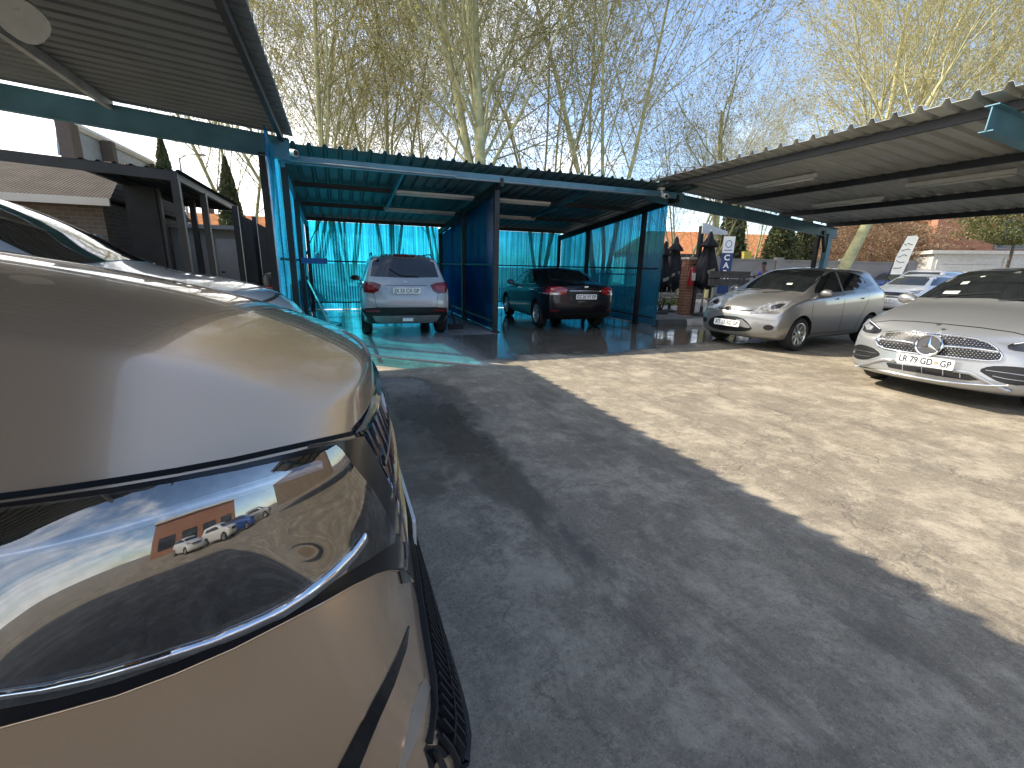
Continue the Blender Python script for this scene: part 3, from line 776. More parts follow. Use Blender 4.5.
    def plate(s, txt, x, y, z, w=.52, h=.113, rear=False, tilt=0, yaw=0, sep=None):
        mb = MB(); pl = chaikin([(-w/2, -h/2), (w/2, -h/2), (w/2, h/2), (-w/2, h/2)], 1)
        pl = [(-w/2+.01, -h/2), (w/2-.01, -h/2), (w/2, -h/2+.01), (w/2, h/2-.01), (w/2-.01, h/2), (-w/2+.01, h/2), (-w/2, h/2-.01), (-w/2, -h/2+.01)]
        # local plate frame: X right as read, Y up, Z out
        if rear: B = Matrix(((0, 0, -1, x), (-1, 0, 0, y), (0, 1, 0, z), (0, 0, 0, 1)))
        else: B = Matrix(((0, 0, 1, x), (1, 0, 0, y), (0, 1, 0, z), (0, 0, 0, 1)))
        B = B @ Matrix.Rotation(yaw, 4, 'Y') @ Matrix.Rotation(tilt, 4, 'X')
        mb.prism(pl, -.006, .006, lambda p, d: B @ Vector((p[0], p[1], d)))
        p_ = mb.build('number_plate', M_plate, s.root)
        t_ = text_mesh('plate_text', txt, h * .88, M_ink, p_, B @ Matrix.Translation((0, -.002, .0065)), .001, bold=.0016)
        xs_ = [q.co.x for q in t_.data.vertices]; k_ = w * .90 / (max(xs_) - min(xs_)); t_.matrix_local = B @ Matrix.Translation((0, -.002, .0065)) @ Matrix.Diagonal((min(1, k_), 1, 1, 1))
        return p_, B
    def mirrors(s, x, y, z, m_, sc_=1.0, sides=(-1, 1)):
        for sy in sides:
            mb = MB(); bm = bmesh.new()
            bmesh.ops.create_uvsphere(bm, u_segments=16, v_segments=10, radius=1)
            for v in bm.verts:
                x_, y_, z_ = v.co
                v.co = Vector((x + .07*sc_*x_*(1.0 if x_ > 0 else .35), sy*(y + .10*sc_) + .115*sc_*y_*(1 - .15*x_), z + .07*sc_*z_*(1+.1*y_*sy)))
            me = bpy.data.meshes.new('mirror'); bm.to_mesh(me); bm.free(); me.materials.append(m_); me.polygons.foreach_set('use_smooth', [True]*len(me.polygons))
            o = bpy.data.objects.new('mirror', me); col.objects.link(o); o.parent = s.root
            mb = MB(); mb.bar((x + .02, sy*(y - .03), z - .07), (x + .01, sy*(y + .06), z - .04), .05, .025); mb.build('mirror_arm', M_blackp, o)
            mb = MB(); pl = [(math.cos(t)*.098*sc_, math.sin(t)*.055*sc_) for t in np.linspace(0, 2*math.pi, 20, endpoint=False)]
            mb.prism(pl, -.026*sc_, -.022*sc_, lambda p, d: (x + d, sy*(y + .10*sc_) + p[0], z + p[1])); mb.build('mirror_glass', M_glass, o)
def bar_grid(): pass
def lens_mat(name, tint=(.9, .93, .97), refl=.10):
    mt = bpy.data.materials.new(name); mt.use_nodes = True; nt = mt.node_tree; nt.nodes.remove(nt.nodes['Principled BSDF'])
    tr = _n(nt, 'ShaderNodeBsdfTransparent'); tr.inputs[0].default_value = tint + (1,)
    gl = _n(nt, 'ShaderNodeBsdfGlossy'); gl.inputs['Roughness'].default_value = .015
    fr = _n(nt, 'ShaderNodeFresnel'); fr.inputs[0].default_value = 1.5
    tc = _n(nt, 'ShaderNodeTexCoord'); nz = nnoise(nt, tc.outputs['Object'], 60, 3, .5)
    f = mth(nt, 'ADD', mth(nt, 'MULTIPLY_ADD', fr.outputs[0], 1.4, refl), mrange(nt, nz.outputs['Fac'], .4, .7, 0, .03)); f = mth(nt, 'MINIMUM', f, .95)
    mx = _n(nt, 'ShaderNodeMixShader'); nt.links.new(f, mx.inputs[0]); nt.links.new(tr.outputs[0], mx.inputs[1]); nt.links.new(gl.outputs[0], mx.inputs[2])
    nt.links.new(mx.outputs[0], nt.nodes['Material Output'].inputs[0]); return mt
M_lens = lens_mat('clear_headlight_lens', refl=.17)
M_guide = mat('light_guide', (.66, .70, .78), .2, .2, coat=1, var=.15, scale=60)
def ribbon(c, mb, pts, w, h, phi=0, px=False, n=None, sink=.004, taper=.7):
    """a raised bar that follows the body's surface along a polyline"""
    P = [Vector(p) for p in pts]; Q = []
    for i in range(len(P) - 1):
        L = (P[i+1] - P[i]).length; k = max(1, int(L / (6 if px else .05)))
        for j in range(k): Q.append(P[i] + (P[i+1] - P[i]) * j / k)
    Q.append(P[-1]); hs = []
    for p in Q:
        if px: o = c.Mi @ CAM; d = (c.Mi.to_3x3() @ ray(p[0], p[1])).normalized(); span = (.2, 12)
        else:
            dd = Vector((math.cos(R_(phi)), math.sin(R_(phi)), 0)); e = Vector((-math.sin(R_(phi)), math.cos(R_(phi)), 0)); d = -dd; o = dd * 6 + e * p[0] + Vector((0, 0, p[1])); span = (3, 8)
        r = c.cast(o, d)
        if r is None:
            best = None
            for t in np.linspace(span[0], span[1], 80):
                q = c.bvh.find_nearest(o + d * float(t))
                if best is None or q[3] < best[3]: best = q
            r = (best[0], best[1] if best[1].dot(d) < 0 else -best[1])
        hs.append(r)
    vs = []
    for i, (p, nn) in enumerate(hs):
        t = (hs[min(i+1, len(hs)-1)][0] - hs[max(i-1, 0)][0])
        t = t.normalized() if t.length > 1e-6 else Vector((0, 0, 1))
        b_ = t.cross(nn).normalized(); ww = w[min(i * len(w) // len(hs), len(w)-1)] if hasattr(w, '__len__') else w
        vs += [p - b_*ww/2 - nn*sink, p - b_*ww/2*taper + nn*h, p + b_*ww/2*taper + nn*h, p + b_*ww/2 - nn*sink]
    m_ = len(hs); fs = []
    for i in range(m_ - 1):
        for k in range(3): fs.append((i*4+k, i*4+k+1, (i+1)*4+k+1, (i+1)*4+k))
    fs += [(0, 1, 2, 3), ((m_-1)*4+3, (m_-1)*4+2, (m_-1)*4+1, (m_-1)*4)]
    mb.add(vs, fs); return mb
# ---- silver hatchback (right, between the lots) -------------------------------------------
P_silver = paint('silver_paint', (.31, .31, .305)); P_bright = paint('bright_silver_paint', (.38, .395, .41)); P_white = paint('white_silver_paint', (.34, .365, .38), .3, .3)
P_black = mat('black_paint', (.006, .006, .009), .35, 0, coat=.45, var=.1, scale=900, spec=.25); P_gold = paint('champagne_paint', (.76, .53, .335), .66, .25); P_wcar = paint('white_paint', (.62, .63, .64), .1, .3)
hatch = dict(x=(-1.95, 1.95), stations=(-1.93, -1.80, -1.55, -1.25, -.85, -.4, 0, .3, .6, .85, 1.05, 1.3, 1.6, 1.8, 1.9),
    zb=[(-2, .34), (-1.7, .22), (-1.2, .19), (1.2, .19), (1.7, .19), (1.95, .22)],
    zs=[(-2, 1.02), (-1.5, 1.06), (-.5, 1.0), (.4, .95), (1.0, .92), (1.5, .82), (1.8, .72), (1.95, .64)],
    zt=[(-2.0, 1.22), (-1.9, 1.30), (-1.6, 1.43), (-1.1, 1.475), (-.5, 1.49), (0.05, 1.46), (.35, 1.36), (.75, 1.15), (1.02, 1.03), (1.4, .955), (1.7, .86), (1.95, .73)],
    w=[(-2, .76), (-1.7, .83), (-1.2, .86), (0, .86), (1.2, .86), (1.6, .84), (1.95, .76)],
    wt=[(-2, .50), (-1.6, .54), (-1, .58), (0, .58), (.4, .58), (.8, .66), (1.05, .70), (1.5, .66), (1.95, .52)],
    crown=[(-2, .03), (0, .04), (.9, .05), (1.5, .06), (1.95, .05)],
    nose=[-.10, .0, .03, .02, .0, -.03, -.05, -.07, -.09], tail=[-.06, .02, .04, .03, .02, -.02, -.06, -.2, -.22],
    plan=(.24, .13), planp=2.4, fade=(.7, .5), wheels=[(-1.25, .845, .30), (1.12, .845, .30)], arch=.045, paint=P_silver, rimr=.68)
def hatch_glass(c, m_=M_glass):
    c.patch('windscreen', m_, [(-.60, 1.055), (.60, 1.055), (.545, 1.38), (.50, 1.415), (-.50, 1.415), (-.545, 1.38)], 0, res=.07)
def seam(c, pts, phi=90, w=.007, mirror=True, **k): return c.strip('panel_gap', M_blackp, pts, w, phi, off=.0015, thick=.002, res=.05, mirror=mirror, **k)


def anchored(name, label, cat, sp, anchor, rz, local, group=None, scale=1.0):
    """put the car so that its local floor point `local` stands on the site point `anchor`"""
    c_, s_ = math.cos(rz) * scale, math.sin(rz) * scale
    return Car(name, label, cat, sp, anchor[0] - (c_*local[0] - s_*local[1]), anchor[1] - (s_*local[0] + c_*local[1]), rz, group=group, scale=scale)
def px_site(x, y, z=0): p = to_site(on_z(x, y, z)); return (p.x, p.y)

suv = dict(x=(-2.08, 2.08), stations=(-2.06, -1.96, -1.75, -1.45, -1.0, -.5, 0, .3, .55, .8, 1.05, 1.4, 1.7, 1.9, 2.04),
    zb=[(-2.1, .42), (-1.9, .30), (-1.4, .22), (1.3, .22), (1.8, .24), (2.1, .30)],
    zs=[(-2.1, 1.04), (-1.5, 1.08), (-.5, 1.05), (.5, 1.03), (1.2, 1.0), (1.7, .93), (2.1, .78)],
    zt=[(-2.1, 1.50), (-2.0, 1.555), (-1.7, 1.60), (-1.0, 1.625), (-.3, 1.63), (.15, 1.60), (.4, 1.53), (.75, 1.32), (1.05, 1.14), (1.5, 1.08), (1.85, 1.0), (2.1, .86)],
    w=[(-2.1, .83), (-1.8, .87), (-1.2, .885), (0, .88), (1.3, .885), (1.7, .87), (2.1, .80)],
    wt=[(-2.1, .60), (-1.6, .63), (-1, .65), (0, .65), (.4, .65), (.8, .72), (1.05, .76), (1.6, .72), (2.1, .60)],
    crown=[(-2.1, .05), (0, .045), (1.0, .05), (2.1, .04)],
    nose=[-.08, .0, .03, .03, .02, 0, -.02, -.05, -.07], tail=[-.10, .01, .04, .02, -.02, -.05, -.10, -.27, -.30],
    plan=(.16, .09), planp=3.0, fade=(.6, .45), wheels=[(-1.25, .875, .335), (1.25, .875, .335)], arch=.06, paint=P_white, rimr=.64, lowlev=(.12, .36, .62))
sedan = dict(x=(-2.25, 2.25), stations=(-2.24, -2.12, -1.9, -1.6, -1.35, -.95, -.5, 0, .35, .65, .95, 1.2, 1.5, 1.85, 2.08, 2.2),
    zb=[(-2.3, .36), (-2.0, .26), (-1.5, .19), (1.4, .19), (2.0, .20), (2.3, .24)],
    zs=[(-2.3, .98), (-1.8, .99), (-1.0, .97), (0, .93), (1.0, .88), (1.6, .80), (2.0, .70), (2.3, .62)],
    zt=[(-2.3, 1.03), (-2.15, 1.08), (-1.85, 1.11), (-1.55, 1.16), (-1.1, 1.33), (-.7, 1.42), (-.25, 1.455), (.15, 1.44), (.5, 1.35), (.85, 1.17), (1.15, 1.01), (1.6, .93), (2.0, .83), (2.3, .70)],
    w=[(-2.3, .78), (-2.0, .86), (-1.4, .885), (0, .88), (1.4, .885), (1.9, .86), (2.3, .77)],
    wt=[(-2.3, .60), (-1.8, .68), (-1.4, .64), (-.9, .58), (-.3, .58), (.2, .58), (.8, .66), (1.2, .72), (1.8, .68), (2.3, .52)],
    crown=[(-2.3, .02), (-1.8, .03), (-1, .04), (0, .045), (1.1, .045), (1.8, .05), (2.3, .04)],
    nose=[-.10, .0, .03, .02, .0, -.02, -.04, -.06, -.08], tail=[-.10, .0, .04, .02, .01, .0, .0, -.01, -.03],
    plan=(.26, .16), planp=2.5, fade=(.7, .5), wheels=[(-1.33, .865, .325), (1.33, .865, .325)], arch=.05, paint=P_black, rimr=.68)
saloon = dict(x=(-2.37, 2.37), stations=(-2.36, -2.24, -2.0, -1.7, -1.35, -.95, -.5, -.1, .25, .55, .8, 1.05, 1.4, 1.8, 2.1, 2.3),
    zb=[(-2.4, .36), (-2.1, .26), (-1.5, .18), (1.5, .18), (2.1, .185), (2.4, .19)],
    zs=[(-2.4, .98), (-1.8, 1.02), (-1.0, 1.01), (0, .99), (1.0, .96), (1.6, .88), (2.0, .77), (2.2, .68), (2.4, .58)],
    zt=[(-2.4, 1.04), (-2.2, 1.10), (-1.95, 1.14), (-1.6, 1.25), (-1.1, 1.43), (-.6, 1.53), (-.15, 1.555), (.15, 1.53), (.5, 1.40), (.8, 1.24), (1.02, 1.11), (1.4, 1.05), (1.9, .93), (2.2, .83), (2.4, .70)],
    w=[(-2.4, .80), (-2.1, .88), (-1.4, .91), (0, .90), (1.4, .91), (1.9, .90), (2.2, .87), (2.4, .83)],
    wt=[(-2.4, .62), (-1.8, .66), (-1.4, .60), (-.9, .57), (-.3, .57), (.1, .57), (.6, .66), (1.0, .74), (1.6, .76), (2.1, .70), (2.4, .60)],
    crown=[(-2.4, .02), (-1.8, .03), (-1, .04), (0, .045), (1.1, .05), (1.8, .06), (2.4, .04)],
    nose=[-.06, .03, .03, .0, -.02, -.035, -.05, -.07, -.09], tail=[-.10, .0, .04, .02, .01, .0, .0, -.01, -.03],
    plan=(.26, .16), planp=2.6, fade=(.7, .5), wheels=[(-1.45, .88, .335), (1.43, .88, .335)], arch=.045, paint=P_bright, rimr=.72)
# nose points to -v ; heading 180 deg in the site frame
c = anchored('silver_hatchback', 'silver hatchback parked beyond the big silver sedan, nose half in shade', 'car', hatch, (6.87, 6.56), R_(180 + 7.5), (1.97, 0), scale=1.03)
fie = c
c.wheels(8, 1)
c.patch('windscreen', M_glass, [(-.66, 1.03), (0, 1.06), (.66, 1.03), (.60, 1.30), (.52, 1.405), (0, 1.43), (-.52, 1.405), (-.60, 1.30)], 0, res=.06)
c.patch('rear_window', M_glass, [(-.50, 1.08), (.50, 1.08), (.47, 1.36), (-.47, 1.36)], 180, res=.07)
# side glass, seen from the left: h = -x
c.patch('side_window', M_glass, [(-.72, 1.02), (-.60, 1.12), (-.30, 1.31), (-.02, 1.39), (.10, 1.40), (.10, 1.04)], 90, mirror=True, res=.07)
c.patch('side_window', M_glass, [(.16, 1.05), (.16, 1.40), (.60, 1.395), (.92, 1.34), (.98, 1.12), (.90, 1.08)], 90, mirror=True, res=.07)
c.patch('side_window', M_glass, [(1.04, 1.13), (1.0, 1.32), (1.22, 1.27), (1.34, 1.17)], 90, mirror=True, res=.07)
seam(c, [(-.86, .98), (-.88, .7), (-.80, .34), (-.70, .27)]); seam(c, [(.13, 1.03), (.13, .5), (.16, .27)]); seam(c, [(1.0, 1.1), (.98, .85), (.80, .55), (.72, .3)])
seam(c, [(-.82, .30), (.75, .30)], w=.012)
for h in (-.02, .86): c.patch('door_handle', P_silver, [(h-.10, .90), (h+.10, .92), (h+.10, .945), (h-.10, .93)], 90, off=.03, thick=.03, res=.05, mirror=True)
# front, traced
c.patch_px('headlight', M_clear, [(748.7, 313.9), (756.5, 308.7), (767.3, 303.5), (780, 301.5), (793, 301.3), (786, 306.6), (779, 310.4), (764.4, 313.2)], res=3, mirror=True, off=.006)
c.patch_px('headlight_cluster', M_lampd, [(771, 306), (780, 304), (786, 304), (780, 308.5), (771, 310)], res=3, mirror=True, off=.010)
c.patch_px('lower_grille', M_blackp, [(707, 323.7), (712, 316.6), (724, 315), (741.5, 317.3), (748, 322.3), (753, 330.2), (740, 331.6), (715.7, 329.5)], smooth=1, res=3)
c.patch_px('grille_bar', mat('grey_trim', (.22,.22,.22), .4, .3), [(736, 319), (742, 319.5), (750, 326), (750, 328), (737, 326.5)], off=.012, res=3)
c.strip('bonnet_gap', M_blackp, [(714.3, 306.6), (722, 308.6), (735.8, 310.2), (753, 310.4)], (.8, 1.2, 1.2, .8), 'px', off=.003, res=3)
c.patch_px('fog_lamp', M_blackp, [(768.4 + math.cos(t)*5.4, 327.6 + math.sin(t)*2.8) for t in np.linspace(0, 6.28, 14, endpoint=False)], res=3, mirror=True, off=.005)
c.patch_px('badge', M_chrome, [(730 + math.cos(t)*5.2, 308.6 + math.sin(t)*2.1) for t in np.linspace(0, 6.28, 16, endpoint=False)], res=2, off=.014)
c.plate('XT 38 BZ GP', 2.0, 0, .455, tilt=-.1)
c.mirrors(.62, .80, 1.02, P_silver)
c.patch('tail_light', M_red, [(.62, .92), (.80, .92), (.74, 1.28), (.64, 1.25)], 180, mirror=True)
mb = MB(); mb.bar((1.2, -.45, 1.0), (.98, .15, 1.075), .015, .015); mb.bar((1.22, .1, 1.0), (1.0, .6, 1.06), .015, .015); mb.build('wiper', M_blackp, c.root)
mb = MB(); mb.tube([(-.35, 0, 1.47), (-.6, 0, 1.62)], [.006, .003], 6); mb.build('roof_aerial', M_blackp, c.root)
mb = MB(); mb.cbox((.85, .35, 1.165), .004, .10, .05, ry=R_(-58)); mb.build('licence_disc', M_plate, c.root)
c = anchored('silver_suv', 'pale silver SUV seen from behind in the left wash bay', 'car', suv, (1.24, 9.60), R_(87.6), (-1.25, 0), scale=.968)
suz = c
c.wheels(5)
c.patch('rear_window', M_glass, [(-.66, 1.20), (0, 1.185), (.66, 1.20), (.60, 1.47), (.54, 1.54), (0, 1.56), (-.54, 1.54), (-.60, 1.47)], 180, res=.06)
c.patch('spoiler', P_white, [(-.60, 1.545), (.60, 1.545), (.56, 1.605), (-.56, 1.605)], 180, off=.035, thick=.035, res=.08)
c.strip('brake_light', M_red, [(-.2, 1.575), (.2, 1.575)], .02, 180, off=.04)
c.patch('side_window', M_glass, [(-.62, 1.10), (-.40, 1.36), (-.10, 1.52), (.22, 1.53), (.22, 1.12)], 90, mirror=True, res=.08)
c.patch('side_window', M_glass, [(.28, 1.12), (.28, 1.53), (.95, 1.52), (1.02, 1.15)], 90, mirror=True, res=.08)
c.patch('side_window', M_glass, [(1.10, 1.17), (1.06, 1.50), (1.45, 1.46), (1.62, 1.22)], 90, mirror=True, res=.08)
seam(c, [(.25, 1.1), (.25, .36)]); seam(c, [(-.85, 1.05), (-.8, .5), (-.7, .36)]); seam(c, [(1.05, 1.12), (1.0, .8), (.80, .5), (.74, .36)])
for h in (.08, .9): c.patch('door_handle', P_white, [(h-.10, .96), (h+.10, .97), (h+.10, 1.0), (h-.10, .99)], 90, off=.03, thick=.03, res=.06, mirror=True)
c.patch('windscreen', M_glass, [(-.64, 1.18), (.64, 1.18), (.58, 1.53), (-.58, 1.53)], 0)
c.patch('tail_light', M_red, [(.47, 1.045), (.52, .94), (.62, .885), (.78, .90), (.92, .95), (.92, 1.07), (.75, 1.10), (.60, 1.09)], 180, res=.05, mirror=True, off=.012, thick=.02)
c.patch('lamp_core', mat('pink_lens', (.30, .05, .045), .15, coat=.6), [(.56, 1.03), (.60, .96), (.72, .95), (.76, 1.03)], 180, res=.05, mirror=True, off=.0145)
c.patch('lower_bumper', M_blackp, [(-.84, .60), (-.55, .62), (.55, .62), (.84, .60), (.86, .40), (.78, .30), (-.78, .30), (-.86, .40)], 180, off=.01, res=.07)
c.patch('skid_plate', mat('dull_silver_trim', (.33, .33, .32), .4, .4), [(-.66, .46), (.66, .46), (.60, .34), (.45, .30), (-.45, .30), (-.60, .34)], 180, off=.022, thick=.02, res=.07)
c.patch('rear_reflector', M_red, [(.52, .535), (.78, .535), (.78, .575), (.52, .575)], 180, off=.016, mirror=True)
for p in ([(-.58, .62), (-.60, .80), (-.66, .98)], [(-.58, .62), (.58, .62)], [(.58, .62), (.60, .80), (.66, .98)], [(-.40, 1.04), (.40, 1.04)]): c.strip('panel_gap', M_blackp, p, .008, 180, off=.002, thick=.002)
c.patch('number_recess', mat('shaded_paint', (.45,.46,.48), .4, .2), [(-.34, .86), (.34, .86), (.36, 1.02), (-.36, 1.02)], 180, off=.003)
c.plate('JX 53 CX GP', -2.135, 0, .945, rear=True)
mb = MB(); 
for a, b_ in (((-.035, 1.115), (.035, 1.095)), ((-.035, 1.095), (.035, 1.075)), ((.035, 1.095), (-.03, 1.105))): ribbon(c, mb, [a, b_], .014, .018, 180)
mb.build('badge', M_chrome, c.root)
mb = MB(); ribbon(c, mb, [(.25, 1.20), (-.10, 1.22), (-.30, 1.34)], .014, .03, 180); mb.build('wiper', M_blackp, c.root)
mb = MB(); mb.tube([(-1.55, 0, 1.60), (-1.72, 0, 1.75)], [.008, .004], 6); mb.build('roof_aerial', M_blackp, c.root)
c.mirrors(.55, .86, 1.10, P_white)
mb = MB()
for sy in (-1, 1): mb.tube([(-1.35, sy*.60, 1.60), (-1.2, sy*.60, 1.65), (.1, sy*.60, 1.65), (.25, sy*.60, 1.60)], .014, 6)
mb.build('roof_rail', M_blackp, c.root)
mb = MB(); mb.box(-2.16, -2.12, -.10, .10, .36, .42); mb.build('tow_cover', M_plate, c.root)
c = anchored('black_sedan', 'black sedan with red tail lamps seen from behind in the right wash bay', 'car', sedan, (5.25, 9.95), R_(86), (-1.33, 0), scale=.975)
blk = c
c.wheels(5)
c.patch('rear_window', M_glass, [(-.60, 1.15), (0, 1.14), (.60, 1.15), (.50, 1.36), (0, 1.38), (-.50, 1.36)], 180, res=.06)
c.patch('windscreen', M_glass, [(-.62, 1.06), (.62, 1.06), (.52, 1.38), (-.52, 1.38)], 0)
c.patch('side_window', M_glass, [(-.80, 1.0), (-.50, 1.24), (-.15, 1.37), (.12, 1.38), (.12, 1.02)], 90, mirror=True, res=.07)
c.patch('side_window', M_glass, [(.18, 1.02), (.18, 1.38), (.60, 1.35), (.95, 1.20), (1.02, 1.06)], 90, mirror=True, res=.07)
seam(c, [(.15, 1.0), (.15, .3)]); seam(c, [(-.95, .92), (-.9, .5), (-.8, .3)])
mb_ = c.strip('window_trim', M_chrome, [(-.86, .985), (0, 1.0), (1.05, 1.03)], .012, 90, off=.006, mirror=True)
for h in (-.02, .95): c.patch('door_handle', M_chrome, [(h-.09, .88), (h+.09, .89), (h+.09, .905), (h-.09, .90)], 90, off=.03, thick=.03, res=.06, mirror=True)
M_redlit = mat('bright_red_lens', (.26, .008, .014), .12, coat=1, var=.5, scale=24)
c.patch('tail_light', M_redlit, [(.42, .96), (.46, .86), (.60, .83), (.80, .82), (.93, .85), (.93, .99), (.75, 1.01), (.52, 1.0)], 180, res=.045, mirror=True, off=.01)
c.patch('reversing_lamp', M_clear, [(.62, .835), (.90, .83), (.90, .865), (.62, .87)], 180, res=.05, mirror=True, off=.013)
c.patch('number_recess', M_blackp, [(-.36, .70), (.36, .70), (.38, .90), (-.38, .90)], 180, off=.002)
mb = MB(); ribbon(c, mb, [(-.40, .92), (0, .93), (.40, .92)], .030, .022, 180); mb.build('boot_trim', M_chrome, c.root, smooth=True)
mb = MB(); mb.cbox((-2.30, 0, 1.02), .02, .10, .045); mb.build('badge', M_chrome, c.root, bevel=.008)
c.plate('CC 26 YY GP', -2.33, 0, .80, rear=True)
for p in ([(-.62, .66), (.62, .66)], [(-.66, 1.0), (-.60, .84), (-.62, .66)], [(.66, 1.0), (.60, .84), (.62, .66)]): c.strip('panel_gap', M_blackp, p, .008, 180, off=.002, thick=.002)
c.patch('lower_bumper', M_blackp, [(-.70, .42), (.70, .42), (.62, .28), (-.62, .28)], 180, off=.006)
c.patch('rear_reflector', M_red, [(.60, .46), (.78, .46), (.78, .49), (.60, .49)], 180, off=.008, mirror=True)
c.mirrors(.62, .84, 1.02, P_black)
c.patch('headlight', M_clear, [(.5, .68), (.8, .70), (.8, .80), (.5, .76)], 0, mirror=True)
c = anchored('silver_saloon', 'bright silver sedan with star emblem grille facing the camera at the right', 'car', saloon, (6.20, 3.07), R_(186.5), (2.37, 0))
mer = c
c.wheels(5)
c.patch('windscreen', M_glass, [(-.73, 1.11), (0, 1.15), (.73, 1.11), (.62, 1.38), (.54, 1.475), (0, 1.505), (-.54, 1.475), (-.62, 1.38)], 0, res=.06)
c.patch('side_window', M_glass, [(-.70, 1.05), (-.35, 1.33), (0, 1.47), (.30, 1.49), (.30, 1.06)], 90, mirror=True, res=.07)
c.patch('side_window', M_glass, [(.36, 1.06), (.36, 1.49), (.75, 1.46), (1.15, 1.28), (1.22, 1.12)], 90, mirror=True, res=.07)
c.patch('rear_window', M_glass, [(-.60, 1.22), (.60, 1.22), (.5, 1.46), (-.5, 1.46)], 180); c.patch('tail_light', M_red, [(.5, .8), (.85, .8), (.85, .95), (.5, .93)], 180, mirror=True)
seam(c, [(.33, 1.04), (.33, .3)]); seam(c, [(-.9, .95), (-.85, .5), (-.75, .3)])
M_mesh = mat('grille_mesh', (.012, .012, .013), .35, .3)
gp = [(876, 341), (879.5, 336), (886, 332.8), (896, 331.8), (915, 332.2), (937.7, 334.4), (960, 336.6), (976.7, 339.4), (988, 343), (996, 348), (1002.5, 355.7), (1000, 360.4), (988, 361), (976.7, 360), (960, 358.4), (941.6, 356.2), (918, 353.6), (898.6, 351), (885, 348.4), (878, 345)]
g_ = c.patch_px('grille', M_mesh, gp, off=.003, res=4)
mb = MB(); ribbon(c, mb, gp + [gp[0]], .016, .018, px=True); mb.build('grille_frame', M_chrome, g_, smooth=True)
studs = {-1: MB(), 1: MB()}   # the grille's pattern of small studs
o_ = c.Mi @ CAM
def in_poly(p, q):
    r = False; j = len(q) - 1
    for i in range(len(q)):
        if (q[i][1] > p[1]) != (q[j][1] > p[1]) and p[0] < (q[j][0]-q[i][0])*(p[1]-q[i][1])/(q[j][1]-q[i][1])+q[i][0]: r = not r
        j = i
    return r
yy = 333.5; row = 0
while yy < 361:
    xx = 877 + (row % 2) * 1.9
    while xx < 1003:
        q = (xx, yy + (xx - 940) * .10)
        if in_poly(q, gp):
            h = c.cast(o_, (c.Mi.to_3x3() @ ray(*q)).normalized())
            if h:
                p_, n_ = h; a_ = Vector((0, 1, 0)); b_ = n_.cross(a_).normalized(); s_ = .011
                studs[1 if p_.y > 0 else -1].add([p_ + a_*s_ + n_*.004, p_ + b_*s_*.7 + n_*.004, p_ - a_*s_ + n_*.004, p_ - b_*s_*.7 + n_*.004, p_ + n_*.014], [(0,1,4),(1,2,4),(2,3,4),(3,0,4)])
        xx += 3.8
    yy += 2.0; row += 1
for k in (-1, 1): studs[k].build('grille_studs', M_chrome, g_)
mb = MB(); ribbon(c, mb, [(880, 339), (900, 341), (919, 344)], .024, .022, px=True); ribbon(c, mb, [(942.5, 346.2), (970, 348.4), (999, 352.4)], .024, .022, px=True); mb.build('grille_bar', M_chrome, g_, smooth=True)
# round emblem with a three pointed star
h = c.cast(o_, (c.Mi.to_3x3() @ ray(930.2, 345)).normalized()); ec = h[0] + Vector((.035, 0, 0))
B = Matrix.Translation(ec) @ Matrix.Rotation(R_(82), 4, 'Y') @ Matrix.Rotation(R_(90), 4, 'Z')
em = MB(); em.lathe([(.001, -.02), (.118, -.02), (.128, -.008), (.126, .008), (.112, .012), (.106, .002), (.001, .002)], 40, B); em = em.build('emblem', mat('emblem_black', (.02,.02,.022), .1, coat=1), g_, angle=40)
mb = MB(); ring = [(.104, .003), (.108, .014), (.118, .018), (.128, .010), (.129, -.01)]; mb.lathe(ring, 40, B)
for k in range(3):
    a = math.pi / 2 + k * 2 * math.pi / 3; t_ = Vector((math.cos(a) * .112, math.sin(a) * .112, .008)); 
    l_ = Vector((math.cos(a + math.pi/3) * .020, math.sin(a + math.pi/3) * .020, .006)); r_ = Vector((math.cos(a - math.pi/3) * .020, math.sin(a - math.pi/3) * .020, .006)); ce = Vector((0, 0, .018))
    mb.add([B @ q for q in (ce, l_, t_, r_)], [(0, 2, 1), (0, 3, 2)])
mb.build('star', M_chrome, em)
mb = MB(); mb.tube([(ec.x - .30, 0, .90), (ec.x - .30, 0, .905)], .02, 14); 
hl = c.patch_px('headlight', M_lampd, [(861, 327), (864.5, 321.5), (869.3, 318.6), (876, 323.6), (882, 329), (881, 332), (877, 334), (868, 333), (863.4, 331.5)], smooth=1, res=3, mirror=True, off=.006)
for k, o2 in enumerate(c.patch_px('lamp_unit', M_clear, [(865.5, 326), (869, 323.5), (874, 327), (872, 330.5), (867, 330)], res=2, mirror=True, off=.011)): o2.parent = hl[k]
for k, o2 in enumerate(c.strip('light_guide', M_guide, [(863, 325.5), (869.3, 320.2), (875.5, 325), (880.5, 329.5)], 1.0, 'px', res=2, mirror=True, off=.012)): o2.parent = hl[k]
c.patch_px('side_intake', M_blackp, [(852.5, 352), (853.5, 346.5), (859.5, 344), (868, 346), (877, 349.5), (881, 355), (874, 357.5), (865, 360), (855, 358.5)], smooth=1, res=3, mirror=True)
mb = lambda: ribbon(c, ribbon(c, MB(), [(855, 349.5), (866, 351.5), (877, 353.5)], .010, .012, px=True), [(855, 354), (864, 356), (871, 356.5)], .010, .012, px=True)
both_build_c = None
def bb(fn, name, m_, parent=None, **k):
    a = fn(); a.build(name, m_, parent or c.root, **k); b_ = MB(); b_.v = [(p[0], -p[1], p[2]) for p in a.v]; b_.f = [f[::-1] for f in a.f]; b_.m = a.m; b_.build(name, m_, parent or c.root, **k)
bb(mb, 'intake_blade', mat('dim_chrome2', (.3, .3, .31), .25, .8))
